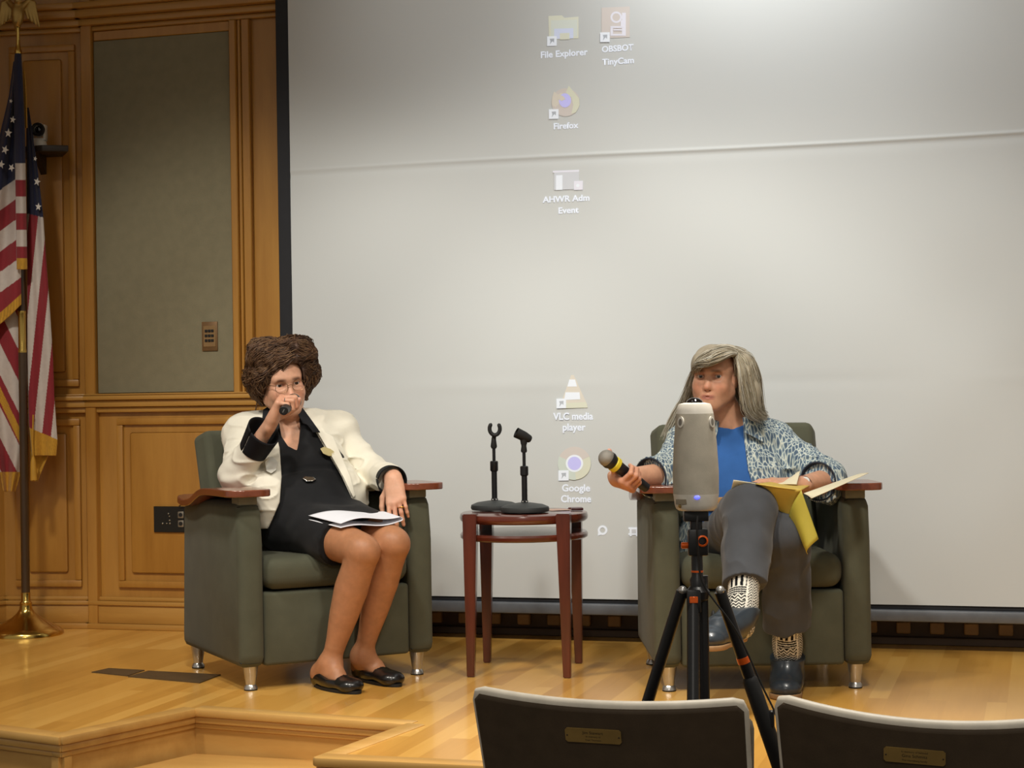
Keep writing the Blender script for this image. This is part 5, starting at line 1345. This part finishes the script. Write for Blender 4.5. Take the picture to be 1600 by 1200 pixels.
for a_, k_, (hp, tp_, d, s_, n_, _) in ((aR, kR, feet[0]), (aL, kL, feet[1])):
    u = nrm(k_ - a_); f_ = field([cone(a_ - u * .02, a_ + u * .05, .040, .041, .02), cone(a_ + u * .04, a_ + u * .20, .041, .051, .02)])
    top = (a_ + u * (.175 if a_ is aR else .125)).astype(f32)
    fn = lambda p, cc, cr, f_=f_, u=u, top=top: np.maximum(f_(p, cc, cr), (p - top) @ u.astype(f32))
    lo_, hi_ = bounds([a_ - u * .1, a_ + u * .2, hp + d * .12], .07)
    skin_obj('sock', fn, lo_, hi_, .0021, vcol('knitted_sock', .9, spec=.15, bump=.2, bscale=500) if 'knitted_sock' not in MATS else MATS['knitted_sock'], root, base, lambda V, a_=a_, k_=k_, d=d: sock_tint(V, a_, k_, d))
    # ankle high slip on shoe with a tan sole
    up_ = field([ell(hp + d * .034 + n_ * .045, (.044, .044, .056), None, .02), flat(hp + d * .042 + n_ * .05, hp + d * .12 + n_ * .042, .043, .042, n_, 1.0, .02), flat(hp + d * .10 + n_ * .04, tp_ - d * .052 + n_ * .030, .044, .047, n_, .68, .03), cone(hp + d * .058 + n_ * .05, a_ + nrm(k_ - a_) * .03, .048, .052, .02), cone(a_ + d * .02, hp + d * .15 + n_ * .045, .042, .034, .03)])
    nf, df, hf_ = n_.astype(f32), d.astype(f32), hp.astype(f32)
    def shoe(p, cc, cr, up_=up_, nf=nf, df=df, hf_=hf_, ct=(.092 if a_ is aR else .110)):
        z = (p - hf_) @ nf; x = (p - hf_) @ df
        return np.maximum(np.maximum(up_(p, cc, cr), .012 - z), z - (ct + .008 * np.cos((x - .05) * 40)))
    lo_, hi_ = bounds([hp, tp_, hp + n_ * .15], .07)
    so = skin_obj('shoe', shoe, lo_, hi_, .0026, M_SHOEG, root, base)
    pr = []
    L_ = .245
    def solefn(p, cc, cr, up2=field([flat(hp + d * .045 + n_ * .01, hp + d * .12 + n_ * .01, .042, .040, n_, .9, .02), flat(hp + d * .11 + n_ * .01, tp_ - d * .05 + n_ * .01, .042, .049, n_, .9, .02)]), nf=nf, hf_=hf_):
        z = (p - hf_) @ nf; return np.maximum(up2(p, cc, cr), np.maximum(z - .016, .0015 - z))
    skin_obj('sole', solefn, lo_, hi_, .0026, M_SOLE, so, base)
    gz = field([flat(hp + d * .10 + n_ * .072, hp + d * .15 + n_ * .050, .022, .018, n_, .5, .01)])
    for q in (-1, 1):
        c = hp + d * .085 + s_ * q * .040 + n_ * .07 - base
        mb = MB(); mb.ball(tuple(c), (.008, .016, .022), u=16, v=10); mb.build('elastic_side', M_RUBBER, so)
# wristwatch
wv = nrm(wL - eL); c = wL - wv * .018; o = nrm(np.cross(wv, [0, 0, 1])); o2 = np.cross(wv, o)
mb = MB(); mb.tube([Vector(c - base + (o * math.cos(a) * .029 + o2 * math.sin(a) * .026)) for a in [2 * math.pi * i / 28 for i in range(29)]], .0032, 8, caps=False); wb = mb.build('watch_strap', mat('brown_watch_strap', (96, 54, 40), .5), root)
mb = MB(); q = Vector(nrm(np.array([.25, -.75, .5]))).to_track_quat('Z', 'Y').to_matrix().to_4x4(); mb.lathe([(.0, -.004), (.011, -.004), (.012, 0), (.010, .003), (0, .003)], n=28, M=Matrix.Translation(Vector(c - base + nrm(np.array([.25, -.75, .5])) * .028)) @ q, caps=False); mb.build('watch_face', mat('white_watch_face', (226, 226, 222), .25), wb)
# hair: cap, side fringe and long straight fall
HP = lambda x, y, z: eye_o + HM @ (np.array([x, y, z]) * HS)
cap_ = [ell(HP(0, -.078, .034), np.array([.082, .104, .074]) * HS, HM, .02), flat(J(1140, 596, 5.84), J(1148, 652, 5.83), .055, .05, (0, 1, 0), .9, .03), flat(J(1158, 566, 5.70), J(1172, 615, 5.69), .034, .030, (0, 1, 0), 1.3, .02), flat(J(1172, 612, 5.69), J(1177, 648, 5.67), .030, .020, (0, 1, 0), 1.3, .02), flat(J(1098, 585, 5.79), J(1078, 640, 5.80), .028, .026, (0, 1, 0), 1.5, .02), flat(J(1078, 640, 5.80), J(1056, 674, 5.79), .026, .014, (0, 1, 0), 1.5, .02)]
capf = field(cap_)
FACE2 = [(1084, 568), (1098, 570), (1112, 568), (1128, 562), (1140, 556), (1146, 560), (1148, 590), (1150, 620), (1154, 660), (1150, 690), (1092, 690), (1090, 640), (1084, 600)]
def hairB(p, cc, cr):
    d = capf(p, cc, cr) + .004 * vnoise(p * np.array([40, 40, 9], f32), 71); px, py = PIX(p.astype(np.float64)); m = poly_sd(px, py, FACE2, 490.).astype(f32)
    l = ((p - eye_o) @ HM).astype(f32); return np.maximum(d, -np.maximum(m, -.065 - l[:, 1]))
V, Q = mesh_of(hairB, eye_o + np.array([-.2, -.15, -.28]), eye_o + np.array([.24, .32, .2]), .0032)
ho = arr_mesh('hair', V - base, Q, M_HAIR, root, True, np.repeat(LC(164, 154, 134)[None], len(V), 0) * (1 + .2 * vnoise((V * np.array([60, 60, 8])).astype(f32), 3)[:, None]))
rng = np.random.RandomState(11)
part = [(1150, 550, 5.655), (1149, 546, 5.69), (1147, 543, 5.73), (1145, 543, 5.77)]
gr = [   # guides per side: rows run front to back
    [[(1150, 556, 5.640), (1154, 575, 5.625), (1156, 598, 5.622), (1160, 622, 5.63), (1166, 645, 5.63), (1186, 658, 5.63)],
     [(1150, 550, 5.665), (1164, 570, 5.64), (1170, 598, 5.64), (1176, 622, 5.64), (1182, 645, 5.64), (1198, 653, 5.65)],
     [(1149, 546, 5.70), (1172, 562, 5.68), (1181, 592, 5.68), (1185, 620, 5.68), (1188, 642, 5.68), (1199, 651, 5.69)],
     [(1147, 543, 5.75), (1172, 555, 5.74), (1184, 588, 5.74), (1187, 620, 5.74), (1189, 645, 5.73), (1196, 655, 5.73)],
     [(1145, 543, 5.79), (1165, 553, 5.82), (1178, 590, 5.83), (1182, 625, 5.82), (1184, 650, 5.80), (1188, 662, 5.80)]],
    [[(1150, 554, 5.640), (1141, 555, 5.600), (1126, 562, 5.570), (1108, 568, 5.562), (1094, 568, 5.585), (1086, 574, 5.62)],
     [(1150, 552, 5.655), (1136, 549, 5.610), (1118, 555, 5.580), (1102, 564, 5.580), (1090, 570, 5.61), (1086, 582, 5.65)],
     [(1149, 548, 5.68), (1132, 543, 5.65), (1112, 547, 5.62), (1097, 556, 5.63), (1088, 570, 5.66), (1085, 590, 5.70)],
     [(1148, 545, 5.71), (1130, 540, 5.70), (1110, 544, 5.69), (1096, 556, 5.70), (1088, 585, 5.74), (1070, 625, 5.78), (1049, 664, 5.78)],
     [(1146, 543, 5.75), (1128, 540, 5.76), (1108, 546, 5.77), (1096, 565, 5.79), (1084, 610, 5.81), (1056, 645, 5.80), (1035, 690, 5.77)],
     [(1145, 543, 5.79), (1128, 543, 5.82), (1110, 556, 5.84), (1100, 585, 5.85), (1090, 625, 5.84), (1076, 655, 5.82), (1062, 676, 5.80)]]]
G = [[polyline([J(*q) for q in g_], 16) for g_ in side] for side in gr]
HCOL = [(192, 186, 168), (160, 150, 130), (208, 204, 190), (136, 124, 104), (178, 166, 140)]
def guideB(i):
    sd = 0 if i % 5 < 2 else 1; g_ = G[sd]; x = rng.uniform(0, len(g_) - 1.001); k_ = int(x); w_ = x - k_
    P = g_[k_] * (1 - w_) + g_[k_ + 1] * w_; t_ = np.linspace(0, 1, len(P))[:, None]
    off = rng.normal(0, .0042, 3) * (.35 + t_) + np.array([0, 0, 0]); wv_ = rng.normal(0, .002) * np.sin(t_ * rng.uniform(4, 9) + rng.uniform(0, 6)) * np.array([[1, .4, .3]])
    ln = rng.uniform(.86, 1.0); Pn = np.stack([np.interp(np.linspace(0, ln, len(P)), np.linspace(0, 1, len(P)), P[:, j]) for j in range(3)], 1)
    return Pn + off + wv_ - base
def colB(i):
    c = LC(*HCOL[rng.randint(5)]) * rng.uniform(.85, 1.15); t_ = np.linspace(1.04, .88, 16)[:, None]; return c[None] * t_
V2, F2, C2 = strands('hair', M_HAIR, root, 4200, guideB, rng, .0012, 16, colB)
arr_mesh('hair_strands', V2, F2, M_HAIR, ho, True, C2)['kind'] = 'stuff'
microphone('microphone', 'black handheld microphone with a yellow ring held out over the chair arm', micA, micB, mat('yellow_ring', (226, 206, 50), .5))

# folders and papers on her lap
M_FOLD = mat('yellow_folder_card', (206, 176, 74), .6, var=.05); M_FOLDO = mat('yellow_green_folder_card', (186, 172, 66), .55, var=.05); M_CREAM = mat('cream_paper', (226, 218, 188), .7, var=.02)
def sheet(pts, bend=0., thick=.0016, nu=16, nv=12, org=None):
    A, B, C, D = [np.array(J(*q)) for q in pts]; n_ = nrm(np.cross(B - A, D - A))
    def fn(s_, q): return tuple(A * (1 - s_) * (1 - q) + B * s_ * (1 - q) + C * s_ * q + D * (1 - s_) * q + n_ * bend * math.sin(math.pi * s_) * (.4 + .6 * q) - org)
    return patch(fn, nu, nv, thick)
org = J(1235, 780, 5.30)
t = thing('folder', 'open yellow folder spread over her crossed knee and the right chair arm', 'folder', U2W(org), TH)
for nm, pts, bd, m_ in (('front_cover', [(1150, 754, 5.27), (1252, 766, 5.21), (1233, 806, 5.27), (1196, 800, 5.30)], .004, M_FOLD), ('back_cover', [(1252, 766, 5.212), (1180, 756, 5.235), (1215, 752, 5.52), (1268, 757, 5.50)], .003, M_FOLD), ('side_leaf', [(1256, 771, 5.215), (1268, 779, 5.215), (1357, 739, 5.33), (1332, 744, 5.55)], .004, M_CREAM), ('hanging_flap', [(1252, 766, 5.205), (1233, 806, 5.255), (1262, 866, 5.24), (1279, 842, 5.20)], .028, M_FOLDO)):
    V, Q = sheet(pts, bd, org=org); arr_mesh(nm, V, Q, m_, t)
V, Q = sheet([(1178, 755, 5.40), (1217, 757, 5.36), (1249, 736, 5.42), (1246, 752, 5.40)], .003, org=org); V, Q = sheet([(1213, 757, 5.40), (1245, 757, 5.38), (1250, 736, 5.46), (1240, 744, 5.47)], .003, org=org)
o = arr_mesh('loose_paper', V, Q, M_CREAM); o.location = U2W(org); o.rotation_euler[2] = TH; tag(o, 'cream sheet of paper sticking up from the open yellow folder', 'paper')
V, Q = sheet([(1146, 748, 5.30), (1184, 756, 5.285), (1150, 790, 5.40), (1130, 812, 5.44)], .002, org=org)
V, Q = sheet([(1146, 750, 5.26), (1182, 756, 5.25), (1150, 782, 5.36), (1131, 812, 5.40)], .002, org=org)
o = arr_mesh('paper_sheet', V, Q, M_CREAM); o.location = U2W(org); o.rotation_euler[2] = TH; tag(o, 'white sheet edge showing beside her raised knee under the folder', 'paper')
# ------------------------------------------------------------------ flag, flagpole and the little camera shelf
M_BRASS = mat('polished_brass', (206, 172, 92), .2, metal=1., var=.05)
M_EAGLE = mat('antique_gilt', (176, 144, 82), .4, metal=.7)
M_POLE = wood('dark_oak_pole', (56, 40, 24), (84, 62, 38), 'Z', rough=.3)
VP = 7.06
pb = FZ(44, 985); pb = np.array([J(41, 985, VP)[0], VP, 0.])
t = thing('flagpole', 'dark flagpole with brass dish base and gilt eagle, standing in the left corner', 'flagpole', U2W(pb), TH)
kq = VP / F
def top(py, px=None): return J(40 - (985 - py) * .015, py, VP)[2]
mb = MB(); mb.lathe([(0, 0), (57 * kq, 0), (57 * kq, 4 * kq), (54 * kq, 8 * kq), (46 * kq, 13 * kq), (34 * kq, 20 * kq), (22 * kq, 27 * kq), (14 * kq, 34 * kq), (10 * kq, 40 * kq), (9 * kq, 47 * kq), (9.5 * kq, 50 * kq), (7 * kq, 53 * kq), (7 * kq, 66 * kq), (0, 66 * kq)], n=64, caps=False); mb.build('base', M_BRASS, t)
mb = MB(); mb.lathe([(6.6 * kq, 60 * kq), (6.3 * kq, top(549))], n=24); mb.lathe([(5.9 * kq, top(487)), (5.2 * kq, top(82))], n=24); mb.build('pole', M_POLE, t)
mb = MB(); mb.lathe([(6.6 * kq, top(551)), (6.6 * kq, top(547)), (6.0 * kq, top(545)), (6.0 * kq, top(491)), (6.5 * kq, top(489)), (6.4 * kq, top(486))], n=24); mb.build('ferrule', M_BRASS, t)
mb = MB(); mb.lathe([(5.4 * kq, top(84)), (5.8 * kq, top(80)), (4.2 * kq, top(76)), (3.2 * kq, top(70)), (2.4 * kq, top(45)), (3.6 * kq, top(42)), (2 * kq, top(40))], n=20); mb.build('spindle', M_BRASS, t)
ez = top(22)
P3 = lambda x, y, d=0.: np.array([x * kq, d, ez - y * kq])
eg = [ell(P3(0, 0), np.array([10, 9, 19]) * kq, None, .006), ell(P3(2, -20, -.008), np.array([6, 7, 7]) * kq, None, .008), cone(P3(5, -20, -.012), P3(10, -18, -.016), 2.6 * kq, .8 * kq, .003), cone(P3(-1, 12), P3(-2, 24, .01), 7 * kq, 4 * kq, .006)]
for q in (-1, 1):
    A = [P3(q * 6, -10, .0), P3(q * 16, -22, .012), P3(q * 25, -18, .014)]
    eg += [cone(A[0], A[1], 4.5 * kq, 4 * kq, .006), cone(A[1], A[2], 4 * kq, 3 * kq, .004)]
    for i in range(7):
        s_ = i / 6; root_ = P3(q * (9 + 15 * s_), -16 - 3 * s_, .010); tip = P3(q * (14 + 18 * s_), 6 + 13 * s_, .016 + .004 * (i % 2))
        eg.append(flat(root_, tip, 3.4 * kq, 1.6 * kq, (0, 1, 0), .5, .0022))
ef = field(eg)
V, Q = mesh_of(ef, P3(-48, 40, -.06), P3(48, -40, .08), .0024); V = V if len(V) else V
arr_mesh('eagle', V, Q, M_EAGLE, t)

fl = thing('flag', 'red, white and blue striped flag with stars and gold fringe hanging from the corner flagpole', 'flag', U2W(pb), TH)
M_CLOTH = vcol('flag_cloth', .8, bump=.15, bscale=300, sheen=.2, var=.06)
FR, FWH, FB, FG = LC(142, 34, 44), LC(206, 196, 188), LC(28, 34, 66), LC(196, 146, 40)
def interp(tab): 
    ys, xs_ = zip(*tab); return lambda y: np.interp(y, ys, xs_)
def fold_panel(name, y0, y1, xl, xr, v0, amp, nf, ph, colour, nx=54, step=1.3, bulge=0., ybot=None):
    L_, R_ = interp(xl), interp(xr); ny = int((y1 - y0) / step)
    ss, yy = np.meshgrid(np.linspace(0, 1, nx + 1), np.linspace(y0, y1, ny + 1), indexing='ij')
    if ybot is not None: yy = y0 + (yy - y0) * (ybot(ss) - y0) / (y1 - y0)
    xx = L_(yy) + (R_(yy) - L_(yy)) * ss
    gr_ = np.clip((yy - y0) / (y1 - y0) * 3 + .25, 0, 1)
    vv = v0 + amp * gr_ * np.sin(ss * nf * 2 * math.pi + ph + yy * .004) + amp * .35 * np.sin(ss * nf * 5.1 + yy * .012 + ph) - bulge * np.sin(ss * math.pi)
    P = np.array([J(a, b, c) for a, b, c in zip(xx.ravel(), yy.ravel(), vv.ravel())]) - pb
    w_ = ny + 1; I_, K_ = np.meshgrid(np.arange(nx), np.arange(ny), indexing='ij'); a = (I_ * w_ + K_).ravel(); q = np.stack([a, a + 1, a + w_ + 1, a + w_], 1)
    o = arr_mesh(name, P, q, M_CLOTH, fl, True, colour(xx.ravel(), yy.ravel(), ss.ravel()))
    sd = o.modifiers.new('cloth', 'SOLIDIFY'); sd.thickness = .003; return o
def stripes(s_): return np.where((np.floor(s_) % 2 == 0)[:, None], FR, FWH)
def colA_(x, y, s): 
    c = stripes((y + .72 * x - 297) / 32 + 1); c = np.where((y + .72 * x < 297)[:, None], FB, c); e = y + .92 * x
    return np.where((e > 489)[:, None], FG * (.85 + .3 * ((np.floor(x * 1.1) % 2)[:, None])), c)
fold_panel('flag_fold', 96, 512, [(96, 22), (150, 14), (200, 2), (260, -10), (512, -40)], [(96, 27), (200, 31), (512, 34)], 7.03, .016, 1.6, .4, colA_, ybot=lambda s: 507 - .92 * np.clip(-38 + 72 * s, -30, 34))
def colL_(x, y, s):
    c = stripes((y - 2.0 * x + 100) / 49); e = y - 2.1 * x
    g_ = (y > 738) | ((e > 604) & (e < 628) & (y < 700))
    return np.where(g_[:, None], FG * (.85 + .3 * ((np.floor(x * 1.1) % 2)[:, None])), c)
fold_panel('flag_fold', 440, 768, [(440, -30), (600, -24), (700, -6), (745, 2), (768, 6)], [(440, 34), (560, 38), (700, 40), (740, 32), (768, 24)], 7.085, .014, 1.5, 2.0, colL_)
def colC_(x, y, s):
    c = stripes((x + .107 * y - 110) / 14.2); c = np.where((y < 334 + (x - 44) * .25)[:, None], FB, c)
    return np.where((y > 668 + .42 * (x - 45) )[:, None], FG * (.85 + .3 * ((np.floor(x * 1.1) % 2)[:, None])), c)
fold_panel('flag_fold', 168, 712, [(168, 40), (200, 41), (330, 42), (560, 43), (660, 45), (712, 50)], [(168, 44), (190, 48), (250, 57), (290, 62), (340, 68), (400, 72), (480, 78), (560, 83), (620, 85), (690, 90), (712, 88)], 7.065, .010, 1.5, 1.0, colC_)
def colT_(x, y, s):
    c = np.where((x < 60)[:, None], FR, LC(176, 150, 128)); return np.where((y > 712)[:, None] | (x < 52)[:, None], FG * (.85 + .3 * ((np.floor(x * 1.1) % 2)[:, None])), c)
fold_panel('flag_fold', 655, 752, [(655, 44), (752, 48)], [(655, 80), (700, 80), (752, 58)], 7.10, .006, 1.2, .3, colT_, 30)
def colB_(x, y, s):
    c = stripes((y - 255) / 26 + 1); c = np.where((y < 255)[:, None], FB, c); return np.where((y > 404)[:, None], FG * (.85 + .3 * ((np.floor(x * 1.1) % 2)[:, None])), c)
fold_panel('flag_fold', 84, 421, [(84, 23), (110, 21), (160, 22), (421, 26)], [(84, 33), (110, 35), (200, 39), (421, 43)], 7.00, .004, .8, .3, colB_, 22, bulge=.012)
def colG_(x, y, s): return np.repeat(FG[None], len(x), 0) * (.85 + .3 * ((np.floor(y * .8) % 2)[:, None]))
fold_panel('fringe', 110, 200, [(110, 36), (200, 39)], [(110, 39), (150, 42), (200, 43)], 7.03, .003, 1, 0, colG_, 8)
M_STAR = mat('white_star', (214, 208, 200), .8)
for (x, y, r_, rt, v_) in ((17, 158, 3.5, .3, 6.985), (20, 187, 6, .2, 6.985), (13, 208, 7.5, .1, 6.985), (8, 234, 7.5, .4, 6.985), (2, 257, 7, .2, 6.985), (18, 262, 6.5, .5, 6.985), (58, 284, 7, .25, 7.035), (60, 323, 6.5, .1, 7.035), (55, 248, 4, .3, 7.035)):
    pts = [(math.sin(rt + i * math.pi / 5) * r_ * (1 if i % 2 == 0 else .42), math.cos(rt + i * math.pi / 5) * r_ * (1 if i % 2 == 0 else .42)) for i in range(10)]
    c = J(x, y, v_) - pb
    mb = MB(); mb.prism([(a * kq * .8, b * kq) for a, b in pts], -.001, .001, Matrix.Translation(Vector(c)) @ Matrix.Rotation(math.pi / 2, 4, 'X')); mb.build('star', M_STAR, fl)
mb = MB(); q0 = J(41, 640, 7.0) - pb
cd = [J(133 / 2.667 + 2, 648, 7.04), J(51, 690, 7.04), J(52, 716, 7.04)]
mb.tube([Vector(p - pb) for p in cd], .003, 8); mb.tube([Vector(J(52, 714, 7.04) - pb), Vector(J(52, 722, 7.04) - pb), Vector(J(53, 750, 7.04) - pb)], [.005, .011, .014], 12); mb.build('tassel', mat('gold_cord', (190, 142, 44), .7), fl)

# corner shelf with a small dome camera
sp = J(70, 240, 7.28)
zs = J(107, 237, 7.10)[2]
t = thing('corner_shelf', 'dark wedge shelf fixed to the panelled wall behind the flag', 'shelf', U2W((sp[0], 7.29, zs)), TH)
X_ = lambda px, v: J(px, 236, v)[0] - sp[0]
mb = MB(); mb.prism([(X_(30, 7.29), -.012), (X_(98, 7.29), -.012), (X_(107, 7.10), -.19), (X_(66, 7.08), -.21), (X_(30, 7.12), -.17)], 0, .026, bev=.004); mb.build('board', mat('dark_shelf', (44, 34, 24), .5), t)
mb = MB(); mb.prism([(-.012, -.02), (-.16, -.02), (-.012, -.10)], X_(62, 7.2) - .012, X_(62, 7.2) + .012, Matrix(((0, 0, 1, 0), (1, 0, 0, 0), (0, 1, 0, .02), (0, 0, 0, 1)))); mb.build('bracket', mat('dark_shelf', (44, 34, 24)), t)
cp = J(61, 214, 7.17)
t = thing('dome_camera', 'small white pan camera with a dark lens ring on the corner shelf', 'camera', U2W((cp[0], cp[1], zs + .0262)), TH)
mb = MB(); mb.lathe([(0, 0), (.030, 0), (.032, .006), (.028, .026), (.022, .032), (0, .032)], n=28, caps=False); mb.build('base', M_OWLW, t)
mb = MB(); mb.box((-.030, -.02, .034), (-.020, .02, .092), .004, 2); mb.box((.020, -.02, .034), (.030, .02, .092), .004, 2); mb.box((-.03, -.018, .028), (.03, .018, .038), .004, 2); mb.build('yoke', M_OWLW, t)
mb = MB(); mb.ball((0, 0, .072), (.026, .030, .030), u=24, v=16); hd = mb.build('camera_head', M_OWLW, t)
Mx = Matrix.Translation((.004, -.022, .070)) @ Matrix.Rotation(math.pi / 2, 4, 'X')
mb = MB(); mb.lathe([(.014, 0), (.026, 0), (.027, .012), (.022, .016), (.014, .012)], n=32, M=Mx, caps=False); mb.build('lens_ring', M_RUBBER, hd)
mb = MB(); mb.ball((.004, -.026, .070), (.014, .006, .014), u=20, v=12); mb.build('lens', M_GLASS, hd)
